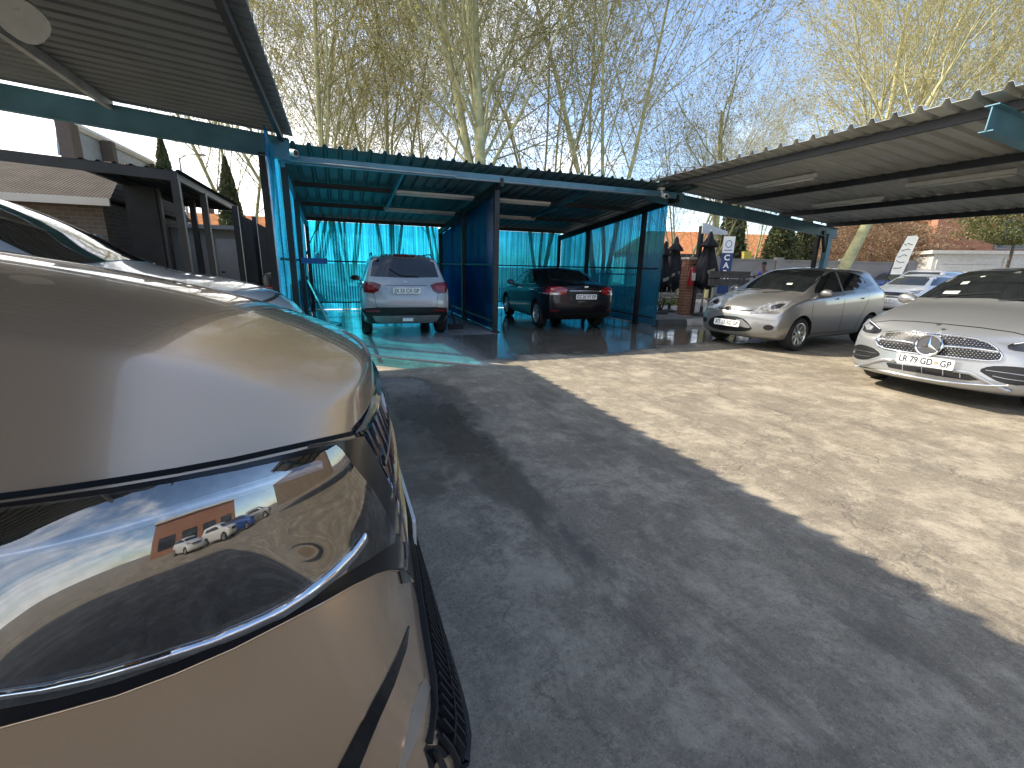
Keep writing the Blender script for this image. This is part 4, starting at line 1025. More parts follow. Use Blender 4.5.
bb(lambda: ribbon(c, MB(), [(850.5, 357), (853, 361.5), (860, 364), (868, 363.2), (876, 361), (884, 359.2), (896, 361.4)], .045, .016, px=True, taper=.8), 'bumper_wing', P_bright, smooth=True)
c.patch_px('centre_intake', M_blackp, [(886, 362.5), (897, 364), (957, 371.2), (970, 372.2), (980, 376.5), (984, 380), (968, 380.5), (937.7, 376), (905, 370.6), (888.8, 367.4)], res=3, off=.003)
mb = MB()
for x in (903, 922, 943, 960): ribbon(c, mb, [(x, 364.5 + (x-900)*.12), (x, 370 + (x-900)*.13)], .010, .012, px=True)
mb.build('intake_fin', P_bright, c.root)
mb = MB(); ribbon(c, mb, [(856, 365.5), (872, 368.6), (888.8, 371.7), (912, 376.2), (937.7, 380.6), (962, 383.4), (988.4, 385.2), (1008, 385.5)], .020, .020, px=True); mb.build('chrome_lip', M_chrome, c.root, smooth=True)
c.strip('bonnet_gap', M_blackp, [(-.74, .80), (-.55, .845), (-.3, .865), (0, .87), (.3, .865), (.55, .845), (.74, .80)], .007, 0, off=.0015, thick=.002, res=.05)
mb = MB(); bm_ = mb.lathe([(.022, 0), (.022, .004), (.001, .005)], 16, Matrix.Translation((2.17, 0, .862)) @ Matrix.Rotation(R_(15), 4, 'Y')); mb.build('bonnet_badge', M_chrome, c.root)
pt, _B = c.plate('LR 79 GD   GP', 2.47, .06, .475)
mb = MB(); mb.cbox((2.4775, .168, .477), 0.002, .030, .028); mb.build('plate_crest', mat('crest_colour', (.55, .32, .22), .5, var=.5, scale=80), pt)
c.mirrors(.60, .88, 1.08, P_bright, 1.05)
mb = MB(); mb.bar((1.03, -.55, 1.135), (.83, .05, 1.235), .016, .016); mb.bar((1.04, .1, 1.145), (.86, .62, 1.19), .016, .016); mb.build('wiper', M_blackp, c.root)
for (y, z, a, b_) in ((-.50, 1.17, .16, .05), (-.42, 1.30, .07, .045), (-.30, 1.40, .04, .02)): c.patch('windscreen_sticker', mat('pale_paper', (.5, .55, .5), .6), [(y, z), (y + a, z + .01), (y + a, z + b_), (y, z + b_ - .01)], 0, off=.0055, res=.03)
mb = MB(); mb.tube([(-.6, 0, 1.53), (-.85, 0, 1.585)], [.03, .012], 8); mb.build('roof_aerial', P_bright, c.root)
gold = dict(x=(-2.35, 2.35), stations=(-2.33, -2.2, -1.95, -1.6, -1.1, -.5, .0, .35, .65, .9, 1.1, 1.35, 1.6, 1.8, 2.0, 2.15, 2.29),
    zb=[(-2.4, .45), (-2.0, .32), (-1.4, .26), (1.5, .26), (2.0, .18), (2.4, .14)],
    zs=[(-2.4, 1.15), (-1.5, 1.2), (-.5, 1.2), (.5, 1.18), (1.0, 1.13), (1.5, 1.07), (1.8, 1.03), (2.1, .97), (2.4, .88)],
    zt=[(-2.4, 1.62), (-2.2, 1.70), (-1.8, 1.77), (-1.0, 1.81), (-.3, 1.81), (.15, 1.77), (.5, 1.68), (.8, 1.53), (1.0, 1.46), (1.4, 1.39), (1.8, 1.30), (2.1, 1.20), (2.4, 1.06)],
    w=[(-2.4, .88), (-2.0, .95), (-1.2, .985), (0, .98), (1.4, .985), (1.8, .985), (2.1, .985), (2.4, .975)],
    wt=[(-2.4, .64), (-1.6, .68), (-1, .70), (0, .70), (.5, .68), (.9, .68), (1.2, .66), (1.7, .62), (2.1, .62), (2.4, .62)],
    crown=[(-2.4, .05), (0, .05), (1.0, .07), (1.6, .08), (2.4, .04)], shoulder=.975,
    nose=[.14, .16, .08, .05, .03, .02, .0, -.015, -.025], tail=[-.06, .02, .04, .03, .02, -.02, -.06, -.25, -.28],
    plan=(.16, .13), planp=3.0, plank=[.0, .0, .6, 1.0, 1.3, 1.4, 1.4, 1.2, 1.0], fade=(.6, .5), wheels=[(-1.38, .955, .37), (1.36, .955, .37)], arch=.06, paint=P_gold, rimr=.66, sub=3)
c = anchored('champagne_suv', 'big champagne gold SUV filling the left foreground, seen over its front right corner', 'car', gold, (.20, 1.70), R_(0), (2.38, 0))
gol = c
c.wheels(5)
Wg = c.patch('windscreen', M_glass, [(-.74, 1.50), (0, 1.53), (.74, 1.50), (.66, 1.72), (0, 1.745), (-.66, 1.72)], 0, res=.07)
c.patch('side_window', M_glass, [(-.75, 1.24), (-.45, 1.50), (-.10, 1.69), (.30, 1.72), (.30, 1.26)], 90, mirror=True)
c.patch('side_window', M_glass, [(.36, 1.26), (.36, 1.72), (1.1, 1.71), (1.15, 1.28)], 90, mirror=True)
c.patch('rear_window', M_glass, [(-.62, 1.30), (.62, 1.30), (.56, 1.62), (-.56, 1.62)], 180)
c.patch('tail_light', M_red, [(.55, 1.0), (.93, 1.0), (.93, 1.15), (.55, 1.15)], 180, mirror=True)
seam(c, [(.33, 1.24), (.33, .45)]); seam(c, [(-.60, 1.22), (-.62, .6), (-.55, .42)])
for h in (.15, 1.0): c.patch('door_handle', P_gold, [(h-.10, 1.08), (h+.10, 1.09), (h+.10, 1.12), (h-.10, 1.11)], 90, off=.03, thick=.03, mirror=True)
c.patch('sill_cladding', M_blackp, [(-.9, .38), (.9, .38), (.9, .52), (-.9, .52)], 90, off=.012, mirror=True)
c.mirrors(.62, .93, 1.28, P_gold, 1.25, (1,))
# black glossy housing round the headlight
hp = [(-60, 511), (0, 504), (60, 495.5), (117, 487), (175, 477), (234, 465.5), (290, 453), (328, 444.5), (345, 440.5), (362.5, 436.5), (375, 457.5), (389, 486), (402, 520), (410, 545), (415.5, 563), (418, 585), (417.5, 600), (413, 581), (407, 573), (398.5, 569), (386, 569.5), (375, 573), (352, 584.5), (328, 598), (281, 622), (234, 646), (175, 671.5), (117, 693), (60, 709), (0, 725), (-60, 738)]
# the lamp unit has its own gently curved surface; the fender behind it is recessed
LK = [1.48652, -0.2926, -0.0268, -0.14336, -0.03991, -0.03705, -0.0461, 0.05299, 0.02303, 0.01649]
def lamp_depth(x, y):
    X = (x - 190) / 200; Y = (y - 580) / 120
    return 1 / sum(a * b_ for a, b_ in zip(LK, (1, X, Y, X*X, X*Y, Y*Y, X**3, X*X*Y, X*Y*Y, Y**3)))
LO = c.Mi @ CAM; LR = c.Mi.to_3x3(); body_bvh = c.bvh
def lamp_point(x, y):
    d = LR @ ray(x, y); h = body_bvh.ray_cast(LO, d.normalized())[0]
    if h is None: h = c.cast(LO, (LR @ ray(x - 8, y)).normalized())[0]
    tb = (h - LO).length / d.length; w_ = 1 - sst(345, 412, x); tp = tb + (lamp_depth(x, y) - .014 - tb) * w_; k_ = .008
    m_ = min(tp, tb); return LO + d * (m_ - k_ * math.log(math.exp(-(tp - m_) / k_) + math.exp(-(tb - m_) / k_)))
v2, f2 = c._fill(hp, 7); hits = []
for p_ in v2:
    a = lamp_point(*p_); n_ = (lamp_point(p_[0] + 1.5, p_[1]) - lamp_point(p_[0] - 1.5, p_[1])).cross(lamp_point(p_[0], p_[1] + 1.5) - lamp_point(p_[0], p_[1] - 1.5)).normalized()
    if n_.dot(LO - a) < 0: n_ = -n_
    hits.append((a, n_))
M_hous = mat('satin_lamp_housing', (.006, .006, .008), .22, var=.2, scale=30)
hou = c._mesh('headlight_housing', M_hous, hits, f2, .004, .10, c.root, True)
lb = MB(); lb.add([h[0] for h in hits], [tuple(f) for f in f2]); c.bvh = BVHTree.FromPolygons([Vector(q) for q in lb.v], lb.f)
inner = [(x, y + (7 if y < 600 - x * .35 else -7)) for x, y in hp]
def in_poly(p, q):
    r = False; j = len(q) - 1
    for i in range(len(q)):
        if (q[i][1] > p[1]) != (q[j][1] > p[1]) and p[0] < (q[j][0]-q[i][0])*(p[1]-q[i][1])/(q[j][1]-q[i][1])+q[i][0]: r = not r
        j = i
    return r
def both(fn):
    """build a part from the traced side and its mirror image"""
    mb = fn(); mb2 = MB(); mb2.v = [(p[0], -p[1], p[2]) for p in mb.v]; mb2.f = [f[::-1] for f in mb.f]; mb2.m = list(mb.m)
    return mb, mb2
def both_build(fn, name, m_, parents=None, **k):
    a, b_ = both(fn); o1 = a.build(name, m_, parents[0] if parents else c.root, **k); o2 = b_.build(name, m_, parents[1] if parents else c.root, **k); return o1, o2
# things inside the lamp
lens = [(-60, 519), (0, 510.5), (60, 502), (117, 493.5), (175, 483), (234, 471.5), (285, 460), (322, 451), (330.5, 446), (336, 450), (351.6, 471.6), (364, 487), (375, 504), (384, 522), (390, 536), (388.5, 543.5), (378, 549.5), (352, 566), (328, 580.5), (281, 607), (234, 632.5), (175, 656), (117, 676), (60, 691), (0, 703), (-60, 713)]
def bowl(cx, cy, r):
    p = [(cx + math.cos(t) * r, cy + math.sin(t) * r * .92) for t in np.linspace(0, 2*math.pi, 26, endpoint=False)]; return p
headl = c.patch_px('headlight', M_lens, lens, off=.014, thick=.010, res=6, mirror=True)
both_build(lambda: ribbon(c, MB(), [(-50, 562), (0, 556), (60, 543), (117, 528), (187, 507), (260, 484.5), (318, 465)], .020, .0125, px=True), 'light_guide', M_guide, headl, smooth=True)
both_build(lambda: ribbon(c, MB(), [(-50, 697), (0, 689.5), (47, 682.5), (95, 672), (141, 659), (176, 648), (211, 637), (246, 623), (281, 607), (305, 592), (328, 574), (347, 555), (360, 537)], (.009, .010, .012, .013, .015, .019, .022, .023), .0165, px=True, taper=.85), 'chrome_strip', M_chrome, headl, smooth=True)
both_build(lambda: ribbon(c, MB(), [(331, 449), (341, 463), (352, 477), (366, 497), (377, 517), (385, 534)], .006, .0125, px=True), 'lamp_rim', mat('smoked_rim', (.16, .16, .165), .2, .5), headl, smooth=True)
c.bvh = body_bvh
# bonnet shut line, chrome edge
both_build(lambda: ribbon(c, MB(), [(-60, 504.5), (0, 497), (60, 489), (117, 480.5), (175, 471), (234, 460), (290, 447.5), (328, 439), (350, 434), (366, 429)], .011, .0015, px=True, taper=1), 'bonnet_gap', mat('gap_black', (.002,.002,.002), .8), None)
both_build(lambda: ribbon(c, MB(), [(363, 436.5), (375, 457.5), (389, 486), (402, 520), (410, 545), (415, 562)], .0035, .009, px=True), 'housing_trim', M_chrome, None)
both_build(lambda: ribbon(c, MB(), [(-60, 740), (0, 726.5), (60, 710.5), (117, 694.5), (175, 673), (234, 647.5), (281, 623.5), (328, 599.5), (352, 586), (375, 574.5), (386, 571), (398.5, 570.5), (408, 575), (414, 583), (418, 599)], .005, .004, px=True), 'bumper_edge', P_gold, None, smooth=True)
c.patch_px('bumper_slot', M_gloss, [(408.5, 626), (406, 648), (393, 686), (378, 720), (362, 760), (350, 790), (326, 790), (341, 760), (361, 722), (384, 680), (401, 645)], off=.003, thick=.005, res=6, mirror=True)
c.patch_px('fog_reflector', mat('faint_reflector', (.48, .40, .32), .12, .4, coat=1), [(425, 678), (429, 688), (424, 712), (416, 738), (404, 766), (398, 766), (404, 740), (412, 708), (420, 684)], off=.004, thick=.006, res=6, mirror=True)
# upper grille: black recess, chrome bars and blades
gr = c.patch('grille', M_gloss, [(-.60, 1.01), (-.3, 1.025), (0, 1.03), (.3, 1.025), (.60, 1.01), (.66, .84), (.70, .62), (.60, .54), (-.60, .54), (-.70, .62), (-.66, .84)], 0, off=.004, thick=.01, res=.06)
mb = MB()
for k, z in enumerate((.985, .90, .81, .72, .63)):
    yy = .585 + .02 * k
    ribbon(c, mb, [(-yy, z + .004), (-.35, z + .018), (0, z + .022), (.35, z + .018), (yy, z + .004)], .013, .017)
mb.build('grille_bar', M_chrome, gr, angle=50)
mb = MB()
for k in range(4):
    z1 = (.985, .90, .81, .72)[k]; z0 = z1 - .088
    for j in range(-9, 10):
        y = j * .062
        ribbon(c, mb, [(y, z0 + .012), (y + .022, z1 - .0)], .005, .011)
mb.build('grille_blade', mat('dark_chrome', (.25, .26, .27), .15, .95), gr, angle=50)
pl, B_ = c.plate('CW 41 KD GP', 2.375, 0, .47)
# lower grille with its fins
lg = c.patch('lower_grille', M_gloss, [(-.57, .452), (.57, .452), (.70, .423), (.80, .392), (.88, .395), (.94, .375), (.955, .20), (.80, .165), (-.80, .165), (-.955, .20), (-.94, .375), (-.88, .395), (-.80, .392), (-.70, .423)], 0, off=.003, thick=.02, res=.05)
mb = MB(); y = -.93
while y < .94:
    zt_ = .44 - max(0, abs(y) - .57) * .22
    ribbon(c, mb, [(y, .20), (y, zt_ - .01)], .008, .018, sink=0); y += .0265
mb.build('grille_fins', mat('satin_black_fins', (.03, .031, .033), .35, .2), lg, angle=50)
mb = MB(); ribbon(c, mb, [(-.90, .31), (-.5, .325), (0, .33), (.5, .325), (.90, .31)], .010, .021); ribbon(c, mb, [(-.93, .215), (-.5, .20), (0, .195), (.5, .20), (.93, .215)], .026, .024)
ribbon(c, mb, [(-.93, .38), (-.80, .398), (-.70, .430), (-.57, .458), (0, .462), (.57, .458), (.70, .430), (.80, .398), (.93, .38)], .012, .016)
mb.build('grille_rail', M_blackp, lg, angle=50)
# white tall car parked beyond
c2 = anchored('white_parked_car', 'white car mostly hidden behind the champagne bonnet at the left', 'car', dict(suv, paint=P_wcar), (-.25, 4.35), R_(0), (2.08, 0), scale=1.17)
c2.wheels(5)
c2.patch('windscreen', M_glass, [(-.70, 1.15), (0, 1.18), (.70, 1.15), (.62, 1.50), (0, 1.53), (-.62, 1.50)], 0, res=.07)
c2.patch('side_window', M_glass, [(-.75, 1.10), (-.30, 1.42), (0, 1.52), (.85, 1.52), (.9, 1.12)], 90, mirror=True)
c2.patch('grille', M_blackp, [(-.5, .62), (.5, .62), (.55, .82), (-.55, .82)], 0); c2.patch('headlight', M_clear, [(.58, .78), (.80, .80), (.80, .92), (.58, .88)], 0, mirror=True)
c2.strip('bonnet_gap', M_blackp, [(-.7, .93), (0, .96), (.7, .93)], .012, 0, off=.002)
c2.mirrors(.62, .86, 1.12, P_wcar, 1.1)
# ------------------------------------------------------------------ trees
def bark_mat(name, c, c2, scale=3):
    mt = bpy.data.materials.new(name); mt.use_nodes = True; nt = mt.node_tree; b = nt.nodes['Principled BSDF']; b.inputs['Roughness'].default_value = .8
    tc = _n(nt, 'ShaderNodeTexCoord'); n1 = nnoise(nt, tc.outputs['Object'], scale, 6, .7, .5)
    nt.links.new(mixc(nt, mrange(nt, n1.outputs['Fac'], .38, .62, 0, 1), c, c2), b.inputs['Base Color'])
    n2 = nnoise(nt, tc.outputs['Object'], 22, 4, .6); bp = _n(nt, 'ShaderNodeBump'); bp.inputs['Strength'].default_value = .35; bp.inputs['Distance'].default_value = .03
    nt.links.new(n2.outputs['Fac'], bp.inputs['Height']); nt.links.new(bp.outputs[0], b.inputs['Normal']); return mt
def leaf_mat(name, c, c2, tl=.35):
    mt = bpy.data.materials.new(name); mt.use_nodes = True; nt = mt.node_tree; b = nt.nodes['Principled BSDF']; b.inputs['Roughness'].default_value = .6
    tc = _n(nt, 'ShaderNodeTexCoord'); n1 = nnoise(nt, tc.outputs['Object'], 1.6, 3, .6); n2 = _n(nt, 'ShaderNodeTexWhiteNoise'); nt.links.new(tc.outputs['Object'], n2.inputs['Vector'])
    cc = mixc(nt, mrange(nt, n1.outputs['Fac'], .35, .65, 0, 1), c, c2)
    nt.links.new(cc, b.inputs['Base Color'])
    t = _n(nt, 'ShaderNodeBsdfTranslucent'); nt.links.new(cc, t.inputs[0]); mx = _n(nt, 'ShaderNodeMixShader'); mx.inputs[0].default_value = tl
    nt.links.new(b.outputs[0], mx.inputs[1]); nt.links.new(t.outputs[0], mx.inputs[2]); nt.links.new(mx.outputs[0], nt.nodes['Material Output'].inputs[0]); return mt
M_bark_y = bark_mat('yellow_green_bark', (.48, .45, .23), (.30, .29, .15))
M_twig = bark_mat('dull_twig_bark', (.40, .36, .18), (.26, .24, .11))
M_bark_b = bark_mat('brown_bark', (.14, .11, .08), (.08, .065, .05))
M_leaf_y = leaf_mat('sparse_olive_leaf', (.42, .38, .15), (.30, .275, .11), .5)
M_leaf_o = leaf_mat('dry_brown_leaf', (.33, .20, .12), (.30, .22, .13), .4)
M_leaf_g = leaf_mat('dark_green_leaf', (.08, .10, .025), (.16, .16, .05), .3)
M_leaf_c = leaf_mat('cypress_leaf', (.05, .075, .028), (.11, .12, .045), .2)
class TreeMesh:
    def __init__(s): s.tr = MB(); s.tw = MB(); s.lf = MB()
def grow(T, rnd, p, d, L, r, lvl, maxl, sides, kink=.12, up=.10, nb=(7, 6, 5), leafn=0, leaf=.05, ang=(.45, .9), start=.25, taper=.25):
    n = (7, 5, 4, 3)[min(lvl, 3)]; pts = [p.copy()]; rs = [r]; q = p.copy(); dd = d.copy(); dirs = [dd.copy()]
    for i in range(n):
        dd = (dd + Vector((rnd.gauss(0, kink), rnd.gauss(0, kink), rnd.gauss(0, kink) + up * (1 if lvl else .3)))).normalized()
        q = q + dd * (L / n); pts.append(q.copy()); rs.append(max(.005, r * (1 - (1 - taper) * (i + 1) / n))); dirs.append(dd.copy())
    (T.tr if lvl < 2 else T.tw).tube(pts, rs, sides[min(lvl, len(sides)-1)], cap=False)
    if lvl < maxl:
        k = nb[min(lvl, len(nb)-1)]
        for j in range(k):
            t = start + (1 - start) * (j + rnd.random() * .9) / k; i = min(n - 1, int(t * n)); f = t * n - i
            b = pts[i].lerp(pts[i+1], f); ax = dirs[i]
            side = ax.cross(Vector((rnd.gauss(0, 1), rnd.gauss(0, 1), rnd.gauss(0, 1)))).normalized()
            a = rnd.uniform(*ang); nd = (ax * math.cos(a) + side * math.sin(a)).normalized()
            grow(T, rnd, b, nd, L * rnd.uniform(.42, .66) * (1.1 - .35 * t), rs[i] * (.34, .42, .6)[min(lvl, 2)], lvl + 1, maxl, sides, kink * 1.25, up, nb, leafn, leaf, ang, .15, .3)
    else:
        for j in range(leafn):
            t = rnd.random(); i = min(n - 1, int(t * n)); b = pts[i].lerp(pts[i+1], t * n - i) + Vector((rnd.gauss(0, .09), rnd.gauss(0, .09), rnd.gauss(0, .09)))
            a = Vector((rnd.gauss(0, 1), rnd.gauss(0, 1), rnd.gauss(0, 1))).normalized(); c_ = a.cross(Vector((rnd.gauss(0, 1), rnd.gauss(0, 1), .3))).normalized(); s_ = leaf * rnd.uniform(.6, 1.3)
            T.lf.add([b - a*s_, b - c_*s_*.5, b + a*s_, b + c_*s_*.5], [(0, 1, 2, 3)])
def make_tree(seed, stems, H, r0, spread=.25, leafn=2, maxl=3, nb=(9, 6, 5), bark=None, twig=None, leafm=None, leaf=.05, lean=(0, 0), name='tree', start=.25, kink=.07):
    rnd = random.Random(seed); T = TreeMesh()
    for k in range(stems):
        a = 2 * math.pi * k / stems + rnd.uniform(-.5, .5); sp = spread * rnd.uniform(.4, 1.2)
        d = Vector((math.cos(a) * sp + lean[0], math.sin(a) * sp + lean[1], 1)).normalized()
        base = Vector((math.cos(a), math.sin(a), 0)) * r0 * (.6 if stems > 1 else 0) + Vector((0, 0, -.1))
        grow(T, rnd, base, d, H * rnd.uniform(.85, 1.05), r0 * rnd.uniform(.7, 1.0), 0, maxl, (9, 5, 3, 3), kink, .06, nb, leafn, leaf, (.35, .85), start)
    root = empty(name)
    T.tr.build('trunk', bark or M_bark_y, root, smooth=True)
    cr_ = T.tw.build('crown', twig or M_twig, root, smooth=True)
    if T.lf.f: T.lf.build('foliage', leafm or M_leaf_y, cr_)
    return root
def place(t, x, y, Y, rz, sc_, label, group=None, cat='tree', first=False, name=None):
    r = t if first else copy_tree(t)
    p = on_z(x, y, 0) if Y is None else None
    if Y is not None:
        d = ray(x, 265); p = CAM + d * (Y / d.y); p.z = 0
    r.location = (p.x, p.y, 0); r.rotation_euler = (0, 0, rz); r.scale = (sc_,) * 3 if not hasattr(sc_, '__len__') else sc_
    tag(r, label, cat, group); return r
GT = 'tall pale barked trees behind the sheds'
tA = make_tree(3, 4, 15.5, .13, .20, 7, nb=(13, 8, 7), name='fever_tree')
tB = make_tree(8, 6, 15.0, .10, .24, 9, nb=(11, 7, 6), name='fever_tree')
tC = make_tree(15, 3, 16.5, .27, .06, 8, nb=(15, 8, 7), name='fever_tree')
tD = make_tree(27, 1, 14.0, .20, .0, 10, nb=(16, 9, 7), name='fever_tree', lean=(-.30, 0))
place(tD, 345, 0, 18.5, 0, 1.0, 'pale tree with a single trunk leaning left, leftmost behind the teal shed roof', GT, first=True)
place(tB, 312, 0, 21, 1.0, 1.0, 'many stemmed pale tree rising right of the leaning trunk behind the left bay', GT, first=True)
place(tC, 478, 0, 17, .6, 1.0, 'tallest trio of pale trunks rising straight behind the bay divider', GT, first=True)
place(tA, 392, 0, 24, 2.0, .95, 'thin pale tree between the many stemmed tree and the tall trio', GT, first=True)
place(tA, 602, 0, 20, .4, .98, 'slender pale tree behind the middle of the right bay', GT)
place(tB, 540, 0, 27, 2.4, 1.05, 'far olive tree glimpsed between the tall trio and the slender pale tree', GT)
place(tB, 682, 0, 27, 4.0, .66, 'lower olive crowned tree standing left of the open blue sky', GT)
place(tA, 752, 0, 33, 5.0, .62, 'small twiggy tree just right of the open blue sky above the carport', GT)
place(tB, 892, 0, 43, 5.2, 1.8, 'sunlit tree fanning pale branches over the middle of the grey carport', GT)
place(tC, 842, 0, 42, 3.9, 1.45, 'sunlit tree with straight pale stems left of the fanning one above the carport', GT)
place(tA, 985, 0, 44, 3.3, 1.9, 'sunlit tree with low arching branches above the right end of the carport', GT)
place(tA, 250, 0, 26, .9, .95, 'pale tree partly hidden by the near carport roof edge', GT)
place(tB, 440, 0, 33, 5.5, 1.1, 'hazy far tree filling the gap behind the tall trio', GT)
place(tA, 350, 0, 34, 4.5, 1.05, 'hazy far tree behind the many stemmed tree', GT)
place(tC, 1085, 0, 46, 1.3, 1.8, 'sunlit tree at the very right edge above the carport', GT)
# thick pale trunk behind the closed parasols, and the one behind the carport post
tE = make_tree(41, 1, 9.5, .24, .0, 3, nb=(9, 8, 6), name='fever_tree', lean=(.05, 0), start=.16)
place(tE, 712, 0, 23, 0, 1.0, 'thick forked pale trunk behind the blue vertical sign', GT, first=True)
tF = make_tree(52, 1, 11, .30, .0, 3, nb=(10, 8, 6), name='fever_tree', lean=(.34, 0), start=.35)
place(tF, 828, 0, 19.5, 0, 1.0, 'thick sunlit yellow trunk leaning right beside the carport post', GT, first=True)
# clipped conifers and leafy trees
def leafy(seed, prof, n, leaf, m, name, trunk=.12, th=.6, clump=.0, core=None):
    """prof: radius at height; leaves packed through the volume with uneven clumps"""
    rnd = random.Random(seed); mb = MB(); H = prof[-1][1]
    for i in range(n):
        z = rnd.random() ** .9 * H; r = interp([(b, a) for a, b in prof], z); a = rnd.uniform(0, 2*math.pi)
        bump = 1 + .22 * mnoise.noise((math.cos(a)*1.6 + seed, math.sin(a)*1.6, z * .9)) + clump * mnoise.noise((math.cos(a)*4, math.sin(a)*4 + seed, z * 2.2))
        rr = r * bump * (rnd.random() ** .35); p = Vector((math.cos(a) * rr, math.sin(a) * rr, z + th))
        u1 = Vector((rnd.gauss(0, 1), rnd.gauss(0, 1), rnd.gauss(0, 1) + 1.0)).normalized(); u2 = u1.cross(Vector((rnd.gauss(0, 1), rnd.gauss(0, 1), rnd.gauss(0, 1)))).normalized(); s_ = leaf * rnd.uniform(.6, 1.4)
        mb.add([p - u1*s_, p - u2*s_*.55, p + u1*s_, p + u2*s_*.55], [(0, 1, 2, 3)])
    root = empty(name); mb.build('crown', m, root)
    t = MB(); t.tube([(0, 0, 0), (0, 0, th + H * .6)], [trunk, trunk * .4], 8); t.build('trunk', M_bark_b, root, smooth=True)
    return root
con = leafy(5, [(.25, 0), (.95, .5), (1.0, 2.0), (.85, 3.6), (.5, 5.0), (.08, 6.2)], 9000, .10, M_leaf_c, 'conifer', clump=.12)
GC = 'conifers beyond the walls'
place(con, 776, 0, 31, 0, (1.05, 1.05, .80), 'dense dark rounded conifer over the grey wall behind the silver hatchback', GC, 'conifer', first=True)
place(con, 800, 0, 34, 2, (.8, .8, .84), 'dark conifer half hidden by the blue carport post', GC, 'conifer')
place(con, 728, 0, 30, 1, (.9, .9, .92), 'dark conifer standing behind the blue vertical sign', GC, 'conifer')
place(con, 180, 0, 22, 3, (.55, .55, .98), 'narrow dark conifer rising over the tiled roof at the left', GC, 'conifer')
place(con, 238, 0, 24, 4, (.60, .60, .92), 'second narrow conifer at the left, right of the street pole', GC, 'conifer')
dry = leafy(9, [(1.2, 0), (3.4, 1.2), (4.2, 2.6), (3.4, 4.2), (1.2, 5.4)], 26000, .075, M_leaf_o, 'brown_leaved_tree', .22, 1.3, .5)
place(dry, 868, 0, 34, 0, (1.0, 1.0, .78), 'broad tree of dry orange brown leaves beyond the parked cars', 'dry leaved trees across the street', first=True)
place(dry, 832, 0, 42, 2, (1.1, 1.1, .8), 'more distant brown leaved tree left of the broad one', 'dry leaved trees across the street')
place(dry, 912, 0, 38, 4, (1.0, 1.0, .95), 'brown leaved tree behind the white flag banner', 'dry leaved trees across the street')
place(dry, 755, 0, 52, 5, (1.2, 1.2, .62), 'low brown leaved tree in front of the orange tile roofs', 'dry leaved trees across the street')
gre = leafy(12, [(.8, 0), (2.2, .8), (2.6, 2.2), (2.0, 3.6), (.7, 4.6)], 14000, .08, M_leaf_g, 'green_tree', .16, 1.2, .5)
place(gre, 932, 0, 36, 0, (.9, .9, 1.0), 'green leafy tree between the flag banner and the brick building', 'green leafy trees across the street', first=True)
gr2 = leafy(14, [(.8, 0), (2.4, .6), (2.8, 1.6), (2.0, 2.6), (.7, 3.2)], 9000, .08, M_leaf_g, 'green_tree', .12, 3.3, .6)
place(gr2, 1008, 0, 25, 2, (.9, .9, .95), 'green leafy tree with its crown hanging over the white garage doors', 'green leafy trees across the street', first=True)
place(gre, 155, 0, 30, 3, (.7, .7, 1.15), 'rounded green tree behind the roof line at the far left', 'green leafy trees across the street')
# ------------------------------------------------------------------ right hand surroundings
def brick_mat(name, c1, c2, mortar, scale=1.0):
    mt = bpy.data.materials.new(name); mt.use_nodes = True; nt = mt.node_tree; b = nt.nodes['Principled BSDF']; b.inputs['Roughness'].default_value = .85
    tc = _n(nt, 'ShaderNodeTexCoord'); mp = _n(nt, 'ShaderNodeMapping'); mp.inputs['Rotation'].default_value = (R_(90), 0, 0)
    s = _n(nt, 'ShaderNodeSeparateXYZ'); nt.links.new(tc.outputs['Object'], s.inputs[0]); cm = _n(nt, 'ShaderNodeCombineXYZ')
    nt.links.new(mth(nt, 'ADD', s.outputs['X'], s.outputs['Y']), cm.inputs[0]); nt.links.new(s.outputs['Z'], cm.inputs[1])
    br = _n(nt, 'ShaderNodeTexBrick'); nt.links.new(cm.outputs[0], br.inputs['Vector']); br.inputs['Scale'].default_value = 1
    br.inputs['Color1'].default_value = c1 + (1,); br.inputs['Color2'].default_value = c2 + (1,); br.inputs['Mortar'].default_value = mortar + (1,)
    br.inputs['Brick Width'].default_value = .23 * scale; br.inputs['Row Height'].default_value = .085 * scale; br.inputs['Mortar Size'].default_value = .008
    nt.links.new(br.outputs[0], b.inputs['Base Color']); return mt
M_brick = brick_mat('red_brick', (.36, .14, .07), (.28, .10, .05), (.35, .30, .24))
M_brick_g = brick_mat('grey_brown_brick', (.20, .15, .11), (.15, .11, .085), (.22, .20, .17))
M_wall = mat('grey_plaster_wall', (.26, .24, .22), .85, var=.15, scale=.8, bump=.2)
M_cream = mat('cream_plaster', (.62, .58, .50), .8, var=.1, scale=.6)
M_whitew = mat('white_painted_metal', (.72, .72, .70), .5, var=.08)
def tile_mat(name, c, c2):
    mt = bpy.data.materials.new(name); mt.use_nodes = True; nt = mt.node_tree; b = nt.nodes['Principled BSDF']; b.inputs['Roughness'].default_value = .9; b.inputs['Specular IOR Level'].default_value = .08
    tc = _n(nt, 'ShaderNodeTexCoord'); w1 = _n(nt, 'ShaderNodeTexWave', wave_type='BANDS', bands_direction='X'); w1.inputs['Scale'].default_value = 5; nt.links.new(tc.outputs['Object'], w1.inputs[0])
    n1 = nnoise(nt, tc.outputs['Object'], 3, 5, .7)
    nt.links.new(mixc(nt, mrange(nt, n1.outputs['Fac'], .35, .65, 0, 1), c, c2), b.inputs['Base Color'])
    bp = _n(nt, 'ShaderNodeBump'); bp.inputs['Strength'].default_value = .5; bp.inputs['Distance'].default_value = .015; nt.links.new(w1.outputs['Fac'], bp.inputs['Height']); nt.links.new(bp.outputs[0], b.inputs['Normal']); return mt
